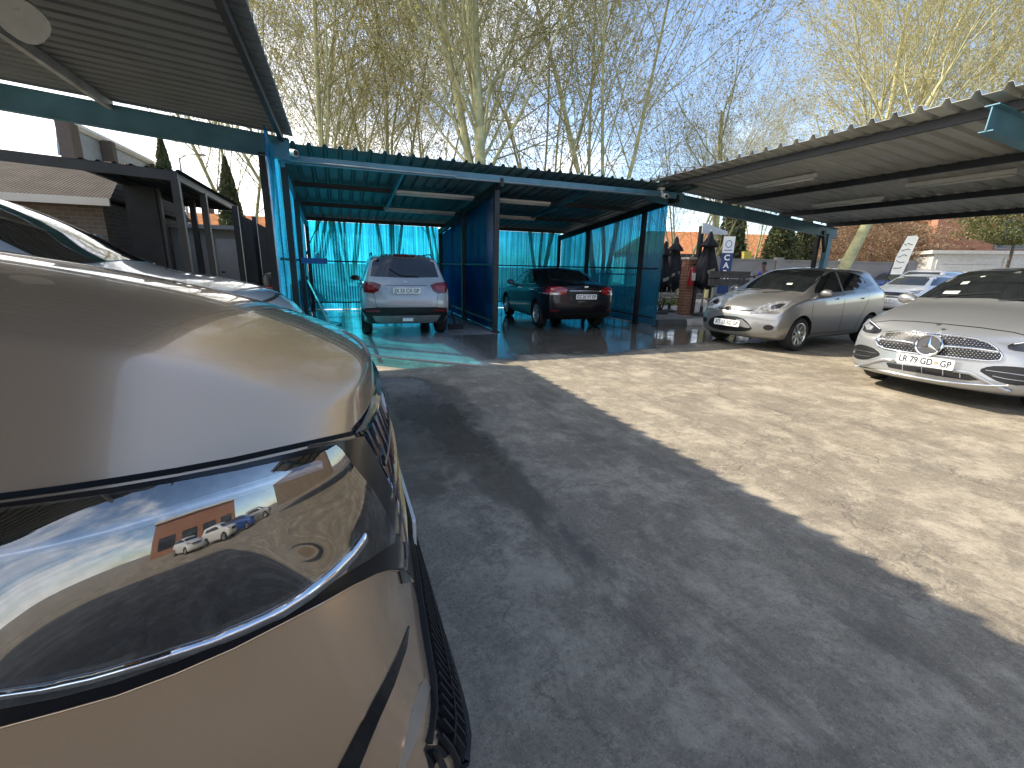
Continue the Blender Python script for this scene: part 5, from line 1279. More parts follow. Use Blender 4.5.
M_tile_o = tile_mat('orange_clay_tiles', (.50, .22, .10), (.34, .14, .07)); M_tile_b = tile_mat('dark_brown_tiles', (.055, .045, .04), (.035, .03, .027))
M_win = mat('window_glass', (.03, .04, .05), .06, coat=.5)
def gp_(x, Y): d = ray(x, 265); p = CAM + d * (Y / d.y); return (p.x, p.y)
def spx(x, Y): q = gp_(x, Y); q = to_site((q[0], q[1], 0)); return q.x, q.y
def W(name, x, Y, label, cat, group=None, rz=0): p = gp_(x, Y); return empty(name, (p[0], p[1], 0), rz, label, cat, group)

# pavement beyond the yard, with a kerb
paving = mat('paving_blocks', (.25, .225, .20), .8, var=.2, scale=4, bump=.5, bscale=14)
mb = MB(); mb.box(7.9, 60, 9.75, 17.2, -.3, .10); o = mb.build('pavement', paving); o.rotation_euler = (0, 0, AZ); o['kind'] = 'structure'
mb = MB(); mb.box(-60, 90, 20, 27, .004, .012); o = mb.build('road', mat('asphalt', (.055, .055, .056), .85, var=.2, bump=.3)); o.rotation_euler = (0, 0, AZ - R_(6)); o['kind'] = 'structure'
mb = MB(); mb.box(-60, 90, 27, 29.2, -.2, .13); o = mb.build('far_pavement', paving); o.rotation_euler = (0, 0, AZ - R_(6)); o['kind'] = 'structure'
M_kw = mat('chalky_white_concrete', (.55, .53, .50), .8, var=.2, scale=5, bump=.4); M_kd = mat('dark_concrete', (.08, .08, .08), .8, var=.2, bump=.4)
xk = 7.62
for k in range(9):
    L_ = .95; t = S(xk + L_/2, 9.62, 0)
    kb = MB(); pr = [(-.12, 0), (.12, 0), (.12, .13), (.03, .15), (-.08, .15), (-.12, .06)]
    kb.prism(pr, -L_/2 + .008, L_/2 - .008, lambda p, d: (d, p[0], p[1])); o = kb.build('kerb_stone', M_kw if k % 2 else M_kd); o.location = t; o.rotation_euler = (0, 0, AZ)
    tag(o, ['near black painted kerb stone by the end of the blue wall', 'white painted kerb stone beside the puddle, left of the hatchback', 'black painted kerb stone by the foot of the dark post', 'white painted kerb stone just behind the hatchback nose', 'black kerb stone hidden under the hatchback front', 'white kerb stone behind the hatchback door', 'black kerb stone behind the hatchback rear door', 'white kerb stone behind the hatchback rear wheel', 'last black kerb stone by the carport post'][k], 'kerb stone', 'painted kerb stones'); xk += L_
# dark post carrying the pale board
def thing_at(name, v, u, label, cat, group=None): return sthing(name, v, u, 0, label, cat, group)
v0, u0 = 10.03, 11.0
dp = thing_at('dark_post', v0, u0, 'dark steel post with a small pale board at its top beside the parasol', 'post')
mb = MB(); mb.bar((v0, u0, .1), (v0, u0, 2.66), .11, .11); sb(mb, 'pole', M_steel_blk, dp)
mb = MB(); mb.prism([(0, 0), (.95, 0), (.95, .10), (0, .30)], -.02, .02, lambda p, d: (v0 - .05 + p[0], u0 - .08 + d, 2.45 + p[1])); sb(mb, 'board', M_whitew, dp)
def extinguisher(v_, u_, z, label, root):
    mb = MB(); mb.lathe([(.001, 0), (.085, 0), (.09, .02), (.09, .42), (.07, .50), (.03, .53), (.03, .56), (.001, .56)], 20, Matrix.Translation((v_, u_, z))); sb(mb, 'cylinder', mat('signal_red', (.42, .02, .02), .3, coat=.6), root, angle=50)
    mb = MB(); mb.box(v_-.06, v_+.06, u_-.095, u_-.088, z+.15, z+.36); sb(mb, 'paper_label', M_plate, root)
    mb = MB(); mb.box(v_-.02, v_+.10, u_-.02, u_+.02, z+.56, z+.62); mb.tube([(v_+.02, u_, z+.58), (v_-.10, u_-.02, z+.5), (v_-.11, u_-.03, z+.25)], .015, 6); sb(mb, 'hose_handle', M_rubber, root)
ev, eu = spx(693, 13.4); ex = sthing('fire_extinguisher', ev, eu, 1.0, 'red fire extinguisher with a white label on the brick pillar', 'fire extinguisher')
extinguisher(ev, eu, .98, '', ex)
pv, pu = spx(689, 13.9); bp_ = sthing('brick_pillar', pv, pu, 0, 'red brick pillar behind the fire extinguisher', 'pillar'); mb = MB(); mb.box(pv-.14, pv+.14, pu-.14, pu+.14, .1, 1.72); sb(mb, 'brickwork', M_brick, bp_); mb = MB(); mb.box(pv-.17, pv+.17, pu-.17, pu+.17, 1.72, 1.78); sb(mb, 'cap', M_kw, bp_)
# closed parasols
M_can = mat('black_canvas', (.022, .023, .03), .85, var=.3, scale=5, bump=.5, bscale=9)
def parasol(v_, u_, zt, zb, r, label, seed):
    t = sthing('closed_parasol', v_, u_, .1, label, 'parasol', 'closed black parasols by the picnic tables')
    rnd = random.Random(seed); mb = MB(); n = 28; prof = [(.03, zt + .08), (.06, zt), (.20*r, zt-.10), (.55*r, zt-.30), (.50*r, zt-.34), (.30*r, zt-.36), (.45*r, zt-.62), (.72*r, zt-1.0), (.98*r, zt-1.30), (.80*r, zb+.12), (.34*r, zb), (.1*r, zb-.02)]
    vs = []
    for i, (rr, z) in enumerate(prof):
        for k in range(n):
            a = 2*math.pi*k/n; f = 1 + .28 * math.cos(a * 6 + seed + z * .7) * min(1, i / 4) + .10 * math.sin(a * 2 + seed)
            vs.append((v_ + math.cos(a)*rr*f, u_ + math.sin(a)*rr*f, z - (.10 * max(0, math.cos(a * 3 + seed)) if i > 8 else 0)))
    mb.add(vs, [(i*n+k, i*n+(k+1)%n, (i+1)*n+(k+1)%n, (i+1)*n+k) for i in range(len(prof)-1) for k in range(n)])
    sb(mb, 'canopy', M_can, t, smooth=True)
    mb = MB(); mb.tube([(v_, u_, .1), (v_, u_, zt + .14)], .024, 10); sb(mb, 'pole', mat('pale_pole', (.5, .5, .48), .4, .3), t, smooth=True)
    mb = MB(); mb.lathe([(.001, .1), (.26, .1), (.27, .16), (.05, .20), (.04, .38), (.001, .38)], 20, Matrix.Translation((v_, u_, 0))); sb(mb, 'base', M_kd, t, angle=40)
    for k_, (dz, a) in enumerate(((-1.02, -2.0), (-1.24, -1.1))):
        rr = .74 * r; c0 = Vector((v_ + math.cos(a)*rr*.98, u_ + math.sin(a)*rr*.98 - .02, zt + dz)); tx = Vector((-math.sin(a), math.cos(a), 0))
        mb = MB(); q = [(-.12, -.10), (.10, -.02), (.12, .08), (-.10, .0)]
        mb.prism(q, -.012, .012, lambda p, d: c0 + tx * p[0] + Vector((0, 0, p[1])) + Vector((math.cos(a), math.sin(a), 0)) * d); sb(mb, 'printed_patch', mat('pale_green_print', (.38, .40, .30), .8, var=.3, scale=20), t)
parasol(*spx(707, 13.6), 2.42, .98, .40, 'largest closed black parasol, right behind the dark post', 1)
parasol(*spx(674, 14.6), 2.32, .85, .34, 'closed black parasol with pale prints left of the brick pillar', 4)
parasol(*spx(664, 14.0), 2.15, .85, .28, 'closed black parasol half hidden by the end of the blue wall', 7)
# picnic tables
M_plank = mat('grey_wood_planks', (.24, .21, .18), .8, var=.25, scale=7, bump=.4); M_dplank = mat('dark_wood_planks', (.10, .095, .09), .7, var=.3, scale=6, bump=.3)
def picnic(v_, u_, label):
    t = sthing('picnic_table', v_, u_, .1, label, 'picnic table')
    for k in range(3):
        mb = MB(); mb.box(v_-.8, v_+.8, u_-.30+k*.21, u_-.11+k*.21, .80, .84); sb(mb, 'tabletop_board', M_plank, t)
    for s_ in (-1, 1):
        mb = MB(); mb.box(v_-.8, v_+.8, u_+s_*.66-.12, u_+s_*.66+.12, .52, .56); sb(mb, 'bench_board', M_plank, t)
        mb = MB(); x = v_ + s_*.6; mb.tube(cr([(x, u_-.66, .52), (x, u_-.60, .24), (x, u_-.42, .13), (x, u_+.42, .13), (x, u_+.60, .24), (x, u_+.66, .52)], 6), .024, 8); mb.tube([(x, u_-.25, .8), (x, u_-.25, .14)], .022, 8); mb.tube([(x, u_+.25, .8), (x, u_+.25, .14)], .022, 8); sb(mb, 'tube_frame', M_steel_blk, t, smooth=True)
picnic(9.05, 12.5, 'wooden picnic table on a bent black tube frame beside the blue wall')
bv, bu = spx(735, 13.2); bn = sthing('bench_seat', bv, bu, .1, 'dark slatted bench with a high back above the hatchback bonnet', 'bench')
for z0 in (1.0, 1.22): 
    mb = MB(); mb.box(bv-.75, bv+.75, bu+.1, bu+.15, z0, z0 + .19); sb(mb, 'back_board', M_dplank, bn)
mb = MB(); mb.box(bv-.85, bv+.85, bu-.4, bu+.05, .60, .66); sb(mb, 'seat_board', M_plank, bn)
for x in (bv-.6, bv+.6): 
    mb = MB(); mb.bar((x, bu+.18, .1), (x, bu+.18, 1.4), .05, .05); mb.bar((x, bu-.35, .1), (x, bu-.35, .6), .05, .05); mb.bar((x, bu-.35, .58), (x, bu+.18, .58), .05, .05); sb(mb, 'leg', M_steel_blk, bn)
# railing along the back of the pavement
def railing(v0_, v1_, u_, z, label, step=2.2):
    t = sthing('railing', v0_, u_, .1, label, 'railing')
    for zz in (z, z - .42, .35):
        mb = MB(); mb.bar((v0_, u_, zz), (v1_, u_, zz), .04, .05 if zz == z else .03); sb(mb, 'rail', M_steel_blk, t)
    n = int((v1_ - v0_) / step)
    for k in range(n + 1):
        x = v0_ + k * step; mb = MB(); mb.bar((x, u_, .1), (x, u_, z), .05, .05); sb(mb, 'post', M_steel_blk, t)
railing(8.6, 16.0, 14.2, 1.22, 'black tube railing behind the bench and picnic table')
railing(16.3, 30, 12.6, 1.02, 'black railing between the silver cars and the street')
# vertical car wash sign
sg = W('banner_sign', 726, 17.0, 'tall narrow blue and white sign with vertical white letters', 'sign', rz=R_(-24))
mb = MB(); mb.box(-.19, .19, -.02, .02, .6, 2.62); mb.build('blue_board', mat('sign_blue', (.02, .05, .16), .45, var=.1), sg)
mb = MB(); mb.box(-.19, .19, -.026, .0, 2.05, 2.62); mb.build('white_panel', M_plate, sg)
mb = MB(); mb.box(-.025, .025, .02, .07, .1, 2.62); mb.build('post', M_steel_gry, sg)
B0 = Matrix(((1, 0, 0, 0), (0, 0, -1, -.03), (0, 1, 0, 0), (0, 0, 0, 1)))
for k, ch in enumerate('CARW'): text_mesh('letter', ch, .27, M_plate, sg, Matrix.Translation((0, 0, 1.88 - .27 * k)) @ B0, .003, bold=.010)
mb = MB(); mb.tube([(math.cos(t)*.10, -.03, 2.36 + math.sin(t)*.12) for t in np.linspace(0, 2*math.pi, 16)], .014, 6); mb.build('logo_ring', mat('logo_blue', (.10, .12, .40), .5), sg)
mb = MB(); mb.box(-.13, .13, -.031, -.027, 2.13, 2.16); mb.build('logo_line', mat('logo_blue', (.10, .12, .40), .5), sg)
# white flag banner with grey print
fb = W('flag_banner', 893, 21.5, 'white feather flag with grey printed marks on a dark leaning pole', 'banner', rz=R_(-30))
mb = MB(); mb.prism([(-.12, 1.45), (.30, 1.45), (.58, 3.05), (.50, 3.15), (.18, 3.12), (-.06, 2.2)], -.01, .01, lambda p, d: (p[0]+.10, d, p[1])); mb.build('cloth', mat('flag_white', (.88, .87, .80), .7, var=.05), fb)
mb = MB(); mb.tube([(-.25, .02, 0), (-.1, .02, 1.4), (.06, .02, 2.2), (.28, .02, 3.15)], .02, 6); mb.build('pole', M_steel_blk, fb)
Mp = mat('grey_print', (.18, .20, .20), .7)
rnd = random.Random(4)
for k in range(5):
    z = 1.75 + k * .26; mb = MB()
    for j in range(3): 
        a = rnd.uniform(-.8, .8); xx = .12 + (z - 1.45) * .19 + (j - 1) * .10; mb.cbox((xx, -.016, z + rnd.uniform(-.04, .04)), .11, .004, .035, ry=a)
    mb.build('printed_mark', Mp, fb)
# grey wall, gate and houses
gw = W('garden_wall', 760, 27, 'long low grey plaster wall beyond the bench', 'wall', rz=R_(-3))
mb = MB(); mb.box(-3.0, 8.6, -.12, .12, 0, 2.05); mb.box(-3.0, 8.6, -.17, .17, 2.05, 2.13); mb.build('plaster', M_wall, gw)
for k in range(4): mb = MB(); mb.box(-2.8 + k*3.6, -2.4 + k*3.6, -.2, .2, 0, 2.25); mb.build('pier', M_wall, gw)
gt = W('sliding_gate', 678, 27.5, 'dark brown sheet gate left of the grey wall', 'gate', rz=R_(-3))
mb = MB(); 
for k in range(14): mb.box(-2.2 + k*.33, -1.9 + k*.33, -.03, .03, .1, 2.35)
mb.build('gate_panel', mat('dark_brown_gate', (.06, .05, .05), .6, var=.2), gt); mb = MB(); mb.box(-2.25, 2.45, .03, .07, .3, .38); mb.box(-2.25, 2.45, .03, .07, 2.1, 2.18); mb.build('gate_rail', M_steel_blk, gt)
def house(x, Y, w_, d_, hw, hr, rz, label, wallm, roofm, nwin=3, win=True):
    t = W('house', x, Y, label, 'house', 'tile roofed houses across the street', rz)
    mb = MB(); mb.box(-w_/2, w_/2, 0, d_, 0, hw); mb.build('wall', wallm, t)
    o_ = .4; a = (-w_/2-o_, -o_, hw); mb = MB()
    P = [(-w_/2-o_, -o_, hw+.003), (w_/2+o_, -o_, hw+.003), (w_/2+o_, d_+o_, hw+.003), (-w_/2-o_, d_+o_, hw+.003), (-w_/2+w_*.22, d_/2, hw+hr), (w_/2-w_*.22, d_/2, hw+hr)]
    mb.add(P, [(0,1,5,4), (1,2,5), (2,3,4,5), (3,0,4), (3,2,1,0)]); mb.build('roof', roofm, t)
    for k in range(nwin):
        xx = -w_/2 + w_*(k+.5)/nwin; mb = MB(); mb.box(xx-.7, xx+.7, -.05, .0, 1.0, 2.1); f = mb.build('window', M_cream, t)
        mb = MB(); mb.box(xx-.62, xx-.03, -.06, -.052, 1.08, 2.02); mb.box(xx+.03, xx+.62, -.06, -.052, 1.08, 2.02); mb.build('pane', M_win, f)
    return t
house(690, 44, 12, 8, 2.9, 2.3, R_(-4), 'cream house with a wide orange tiled roof behind the parasols', M_cream, M_tile_o)
house(785, 46, 16, 9, 2.8, 2.5, R_(2), 'cream house with an orange tiled roof behind the grey wall and conifers', M_cream, M_tile_o)
house(850, 52, 13, 9, 2.8, 2.3, R_(-8), 'low house with an orange roof behind the thick yellow trunk', M_cream, M_tile_o)
yb = W('yellow_bin', 752, 26.2, 'small yellow box standing against the grey wall', 'box'); mb = MB(); mb.prism([(-.2, 0), (.2, 0), (.22, .4), (-.22, .4)], -.15, .15, lambda p, d: (p[0], d + .8, 2.14 + p[1])); mb.build('tub', mat('yellow_plastic', (.55, .42, .05), .5), yb)
# brick building with a window and white garage doors
bb_ = W('brick_building', 985, 33, 'orange brick building with a large dark window at the far right', 'building', rz=R_(-22))
mb = MB(); mb.box(-3.2, 14, 0, 9, 0, 6.4); mb.build('wall', M_brick, bb_); mb = MB(); mb.box(-3.5, 14.3, -.3, 9.3, 6.4, 6.75); mb.build('parapet', M_cream, bb_)
for k in range(2): 
    mb = MB(); mb.box(.2+k*6, 3.6+k*6, -.08, 0, 3.3, 5.3); f = mb.build('window', mat('grey_frame', (.2,.2,.21), .5), bb_); mb = MB(); mb.box(.35+k*6, 3.45+k*6, -.1, -.085, 3.45, 5.15); mb.build('pane', M_win, f)
ga = W('garage', 1010, 27.5, 'white garage doors under a white lintel in front of the brick building', 'garage', rz=R_(-22))
mb = MB(); mb.box(-3.6, 6, .1, 3, 0, 2.75); mb.build('wall', M_whitew, ga); mb = MB(); mb.box(-3.8, 6.2, -.15, 3.1, 2.75, 2.95); mb.build('lintel', M_whitew, ga)
for k in range(3):
    mb = MB()
    for j in range(6): mb.box(-3.4+k*3.1, -.6+k*3.1, .02, .09, .05+j*.42, .44+j*.42)
    mb.build('door', mat('door_white', (.66, .66, .64), .5), ga)
ws = W('white_wall_panel', 893, 31, 'low white wall behind the blue car', 'wall', rz=R_(-8)); mb = MB(); mb.box(-2.4, 1.4, -.1, .1, 0, 1.75); mb.box(-2.5, 1.5, -.14, .14, 1.75, 1.83); mb.build('panel', M_whitew, ws)
# parked cars over the street
def simple_car(sp, p_, x, Y, rz, label, sc_=1.0, name='parked_car'):
    p = gp_(x, Y); ps = to_site((p[0], p[1], 0))
    k = Car(name, label, 'car', dict(sp, paint=p_, sub=2), ps.x, ps.y, rz - AZ, group='cars parked across the street', scale=sc_); k.wheels(5, 1)
    return k
P_blue = paint('blue_paint', (.03, .09, .34), .3)
def glaze(k, h=1.12, t=1.50, hw=.62):
    k.patch('windscreen', M_glass, [(-hw-.04, h), (hw+.04, h), (hw-.06, t), (-hw+.06, t)], 0, res=.09); k.patch('rear_window', M_glass, [(-hw, h+.05), (hw, h+.05), (hw-.08, t), (-hw+.08, t)], 180, res=.09)
    k.patch('side_window', M_glass, [(-.7, h), (-.2, t-.02), (.3, t), (1.2, t-.03), (1.45, h+.06)], 90, mirror=True, res=.09)
    k.patch('headlight', M_clear, [(.5, .75), (.85, .78), (.85, .92), (.5, .86)], 0, mirror=True); k.patch('grille', M_blackp, [(-.45, .6), (.45, .6), (.5, .8), (-.5, .8)], 0)
    k.patch('tail_light', M_red, [(.55, .9), (.85, .9), (.85, 1.08), (.55, 1.08)], 180, mirror=True); k.plate('KF 20 LR GP', k.sp['x'][1] + .06, 0, .5)
k = simple_car(suv, P_blue, 901, 26, R_(200), 'blue car parked in front of the low white wall'); glaze(k)
k = simple_car(suv, P_wcar, 930, 21.0, R_(208), 'white tall car in the row behind the small one by the railing', 1.05); glaze(k)
k = simple_car(hatch, P_wcar, 922, 18.0, R_(205), 'white small car parked at an angle just behind the railing', 1.0, 'parked_car'); glaze(k, 1.06, 1.38, .56)
k = simple_car(suv, P_wcar, 962, 24.0, R_(215), 'white car with a blue reflecting windscreen behind the big silver sedan', 1.05); glaze(k)
# low hedge behind the railing
rnd = random.Random(3); mb = MB()
for i in range(5200):
    x = rnd.uniform(16.6, 24); y = rnd.gauss(13.6, .22); z = .1 + abs(rnd.gauss(.25, .17)); p = Vector((x, y, z)); a = Vector((rnd.gauss(0,1), rnd.gauss(0,1), rnd.gauss(0,1))).normalized(); b_ = a.cross(Vector((0, .3, 1))).normalized(); s_ = .05
    mb.add([p-a*s_, p-b_*s_*.6, p+a*s_, p+b_*s_*.6], [(0,1,2,3)])
o = mb.build('hedge_plants', M_leaf_g); o.rotation_euler = (0, 0, AZ); tag(o, kind='stuff')
rnd = random.Random(8); mb = MB()
for i in range(2600):
    x = rnd.uniform(10.2, 13); y = rnd.gauss(14.6, .3); z = .1 + abs(rnd.gauss(.08, .1)); p = Vector((x, y, z)); a = Vector((rnd.gauss(0,1), rnd.gauss(0,1), rnd.gauss(0,1))).normalized(); b_ = a.cross(Vector((0, .3, 1))).normalized(); s_ = .045
    mb.add([p-a*s_, p-b_*s_*.6, p+a*s_, p+b_*s_*.6], [(0,1,2,3)])
o = mb.build('grass_strip', leaf_mat('bright_grass', (.16, .20, .04), (.09, .12, .03))); o.rotation_euler = (0, 0, AZ); tag(o, kind='stuff')

# ------------------------------------------------------------------ left hand surroundings
M_shade = mat('dark_shade_net', (.020, .022, .024), .9, var=.3, scale=2, bump=.3)
nb_ = sthing('neighbour_building', -8, 13, 0, 'low building with a dark brown tiled roof seen through the pergola at the far left', 'building')
mb = MB(); mb.box(-14, -4.6, 12.7, 18, 0, 2.55); sb(mb, 'brick_wall', M_brick_g, nb_)
mb = MB(); mb.add([(-14.4, 12.3, 2.56), (-4.3, 12.3, 2.56), (-4.9, 15.4, 3.75), (-14.4, 15.4, 3.75), (-4.3, 18.4, 2.56), (-14.4, 18.4, 2.56)], [(0,1,2,3), (3,2,4,5), (1,4,2), (0,3,5), (0,5,4,1)]); sb(mb, 'tiled_roof', M_tile_b, nb_)
mb = MB(); mb.box(-14.4, -4.3, 12.24, 12.3, 2.42, 2.57); sb(mb, 'fascia', M_cream, nb_)
for k in range(2): mb = MB(); mb.box(-6.9-k*3, -5.3-k*3, 12.64, 12.7, .2, 2.1); f = sb(mb, 'window', M_shade, nb_); mb = MB(); mb.box(-6.8-k*3, -5.4-k*3, 12.63, 12.637, .3, 2.0); sb(mb, 'pane', M_win, nb_)
# raised glazed screen with a sloping top
gs = sthing('raised_screen', -8, 20, 0, 'grey sloping screen on brown posts standing above the tiled roof', 'screen')
pA_, pB_ = (-8.6, 7.4), (-7.6, 18.0)
def line_z(px_x, px_y, v_): 
    d = SITE.inverted().to_3x3() @ ray(px_x, px_y); o = to_site(CAM); t = (v_ - o.x) / d.x; return o + d * t
q = [line_z(px_x, px_y, -8.0) for px_x, px_y in ((62, 118), (160, 167), (152, 168), (64, 156))]
tp = [line_z(px_x, px_y, -8.0) for px_x, px_y in ((57, 118), (100, 138), (150, 162), (205, 192), (240, 212))]
bt = [line_z(px_x, px_y, -8.0) for px_x, px_y in ((60, 155), (100, 166), (150, 180), (205, 200), (240, 216))]
for k in range(4):
    mb = MB(); a, b_, c_, d_ = bt[k], bt[k+1], tp[k+1], tp[k]; mb.add([tuple(x) for x in (a, b_, c_, d_)] + [tuple(x + Vector((-.06, 0, 0))) for x in (a, b_, c_, d_)], [(0,1,2,3), (7,6,5,4), (0,4,5,1), (1,5,6,2), (2,6,7,3), (3,7,4,0)])
    sb(mb, 'screen_panel', mat('pale_grey_sheet', (.30, .33, .37), .5, var=.15), gs)
mb = MB(); mb.tube(tp, .14, 6); sb(mb, 'top_rail', M_whitew, gs)
for k in (0, 1, 2, 3): mb = MB(); mb.bar((tp[k].x + .2, tp[k].y, 0), (tp[k].x + .2, tp[k].y, tp[k].z - .1), .6 if k == 0 else .35, .35); sb(mb, 'post', mat('brown_post', (.10, .075, .06), .7), gs)
pg = sthing('black_pergola', -3.2, 10.5, 0, 'black steel pergola with a narrow dark sheet roof at the left', 'pergola')
zpg = lambda v, u: 2.80 + .05 * (-2.6 - v)
for (v_, u_) in ((-5.75, 10.5), (-2.65, 10.5), (-3.5, 12.4), (-2.65, 12.4), (-2.65, 15.8), (-4.0, 15.8), (-3.3, 14.2)):
    mb = MB(); mb.bar((v_, u_, 0), (v_, u_, zpg(v_, u_) + (.25 if v_ < -5 else 0)), .12, .12); sb(mb, 'post', M_steel_blk, pg)
for v_ in (-2.65, -4.0): mb = MB(); mb.bar((v_, 10.5, zpg(v_, 0) + .05), (v_, 16.0, zpg(v_, 0) + .05), .08, .13); sb(mb, 'beam', M_steel_blk, pg)
for u_ in (10.5, 15.9): mb = MB(); mb.bar((-9.0 if u_ < 11 else -4.0, u_, zpg(-9.0 if u_ < 11 else -4.0, 0) + .05), (-2.6, u_, zpg(-2.6, 0) + .05), .08, .17); sb(mb, 'crossbeam', M_steel_blk, pg)
sb(roof_sheet(-4.1, -2.5, 10.45, 16.1, lambda v, u: zpg(v, u) + .13, 'u', .23, .03), 'roof_sheet', M_shade, pg)
mb = MB(); mb.add([(-4.05, 12.3, 1.2), (-3.5, 12.3, 1.2), (-3.5, 12.3, 2.85), (-4.05, 12.3, 2.85)], [(0,1,2,3)]); sb(mb, 'shade_screen', M_shade, pg)
bf = sthing('black_sheet_fence', -2.5, 15, 0, 'black ribbed sheet fence running away between the pergola and the blue wall', 'fence')
sb(wall_sheet('v', -2.42, 14.2, 30, .0, lambda t: 2.62, .11, .02), 'fence_panel', M_shade, bf)
for u_ in (14.2, 17.2, 20.2, 23.2): mb = MB(); mb.bar((-2.36, u_, 0), (-2.36, u_, 2.75), .12, .12); sb(mb, 'post', M_steel_blk, bf)
lw = sthing('low_brick_wall', -7, 11, 0, 'low grey brown brick wall behind the pergola posts', 'wall')
mb = MB(); mb.box(-7.5, -4.5, 11.8, 12.0, 0, 1.75); sb(mb, 'brickwork', M_brick_g, lw); mb = MB(); mb.box(-7.55, -4.45, 11.75, 12.05, 1.75, 1.83); sb(mb, 'coping', M_kw, lw)
wr = sthing('white_shed', -3.6, 17, 0, 'pale shed wall with a closed door behind the pergola', 'shed')
mb = MB(); mb.box(-6.2, -2.5, 17, 19.4, 0, 2.3); sb(mb, 'wall', M_cream, wr); mb = MB(); mb.box(-6.4, -2.46, 16.8, 19.6, 2.3, 2.42); sb(mb, 'roof', M_roof_gry, wr); mb = MB(); mb.box(-3.45, -2.6, 16.93, 17, .03, 2.02); dd_ = sb(mb, 'door', M_whitew, wr); mb = MB(); mb.box(-3.4, -3.3, 16.89, 16.93, 1.0, 1.04); mb.build('handle', M_steel_blk, dd_, off=(-3.6, 17, 0))
rt = W('red_roofed_house', 232, 30, 'house with a red tiled roof ridge behind the black fence', 'house', rz=R_(20))
mb = MB(); mb.box(-4, 3, 0, 6, 0, 2.6); mb.build('wall', M_cream, rt); mb = MB(); mb.add([(-4.4,-.4,2.61),(3.4,-.4,2.61),(3.4,6.4,2.61),(-4.4,6.4,2.61),(-4.4,3,4.4),(3.4,3,4.4)], [(0,1,5,4),(2,3,4,5),(0,4,3),(1,2,5),(3,2,1,0)]); mb.build('roof', M_tile_o, rt)
sp_ = W('street_pole', 195, 25, 'thin street pole between the two narrow conifers', 'pole'); mb = MB(); mb.tube([(0,0,0),(0,0,6.4)], [.09,.05], 8); mb.build('pole', M_steel_gry, sp_, smooth=True); mb = MB(); mb.tube([(0,0,6.3),(.3,0,6.5),(.9,0,6.55)], .03, 6); mb.cbox((1.1,0,6.53),.5,.18,.08); mb.build('lamp_arm', M_steel_gry, sp_)
rd = sthing('red_vacuum', -1.35, 11.2, 0, 'red and black upright vacuum cleaner by the foot of the thin black post', 'vacuum cleaner')
mb = MB(); mb.lathe([(.001, .12), (.20, .12), (.21, .2), (.21, .75), (.16, .86), (.001, .9)], 18, Matrix.Translation((-1.35, 11.2, 0))); sb(mb, 'drum', mat('faded_red', (.35, .05, .05), .5), rd, angle=40)
mb = MB(); mb.lathe([(.001, .9), (.17, .88), (.17, 1.05), (.10, 1.14), (.001, 1.15)], 18, Matrix.Translation((-1.35, 11.2, 0))); sb(mb, 'motor_head', M_blackp, rd, angle=40)
for a in (0, 2.1, 4.2): mb = MB(); mb.lathe([(.001, 0), (.05, .0), (.06, .05), (.001, .12)], 10, Matrix.Translation((-1.35 + .17*math.cos(a), 11.2 + .17*math.sin(a), 0))); sb(mb, 'caster', M_rubber, rd)

# ------------------------------------------------------------------ behind the camera: what the paint and lamp glass mirror
br = sthing('brick_shop', 9, -12, 0, 'orange brick shop with dark windows across the yard behind the photographer', 'building')
mb = MB(); mb.box(-4, 13, -30, -23, 0, 6.0); sb(mb, 'wall', M_brick, br); mb = MB(); mb.box(-4.3, 13.3, -30.3, -22.7, 6.0, 6.35); sb(mb, 'roof', M_cream, br)
for k in range(4): mb = MB(); mb.box(-3+k*4, -.2+k*4, -22.99, -22.9, 1, 3.2); sb(mb, 'window', M_win, br)
br2 = sthing('brick_shop', 22, -4, 0, 'grey brown brick shop with a cream roof beyond the right hand end of the yard', 'building')
mb = MB(); mb.box(24, 30, -18, -2, 0, 5.2); sb(mb, 'wall', M_brick_g, br2); mb = MB(); mb.box(23.7, 30.3, -18.3, -1.7, 5.2, 5.5); sb(mb, 'roof', M_cream, br2)

for (v_, u_, rz_, sp_c, pc, lb_) in ((4.2, -11.2, 60, suv, P_wcar, 'white car parked before the brick shop behind the photographer'), (7.4, -11.4, 62, hatch, P_blue, 'blue small car parked before the brick shop behind the photographer'), (10.6, -11.6, 58, suv, P_silver, 'silver tall car parked before the brick shop behind the photographer'), (1.0, -11.5, 70, hatch, P_wcar, 'white small car at the end of the row behind the photographer')):
    k = Car('parked_car', lb_, 'car', dict(sp_c, paint=pc), v_, u_, R_(rz_), group='cars parked before the brick shop'); k.wheels(5, 1); glaze(k, 1.08, 1.42, .58)
# ------------------------------------------------------------------ person spraying behind the hatchback
def skin_body(name, joints, edges, m_, root, lev=2):
    names = list(joints); me = bpy.data.meshes.new(name); me.from_pydata([joints[n][0] for n in names], [(names.index(a), names.index(b_)) for a, b_ in edges], [])
    o = bpy.data.objects.new(name, me); col.objects.link(o); sk = o.modifiers.new('skin', 'SKIN'); 
    if not me.skin_vertices: me.attributes  # layer is made by the modifier
    lay = me.skin_vertices[0].data
    for i, n in enumerate(names): lay[i].radius = joints[n][1] if hasattr(joints[n][1], '__len__') else (joints[n][1],)*2
    lay[0].use_root = True
    s_ = o.modifiers.new('sub', 'SUBSURF'); s_.levels = s_.render_levels = lev
    bpy.context.view_layer.update(); me2 = bpy.data.meshes.new_from_object(o.evaluated_get(bpy.context.evaluated_depsgraph_get())); o.modifiers.clear(); o.data = me2
    me2.materials.clear(); me2.materials.append(m_); me2.polygons.foreach_set('use_smooth', [True]*len(me2.polygons)); o.parent = root; return o
pe = W('person', 768, 19.0, 'person in a blue shirt holding out a spray lance behind the silver hatchback', 'person', rz=R_(200))
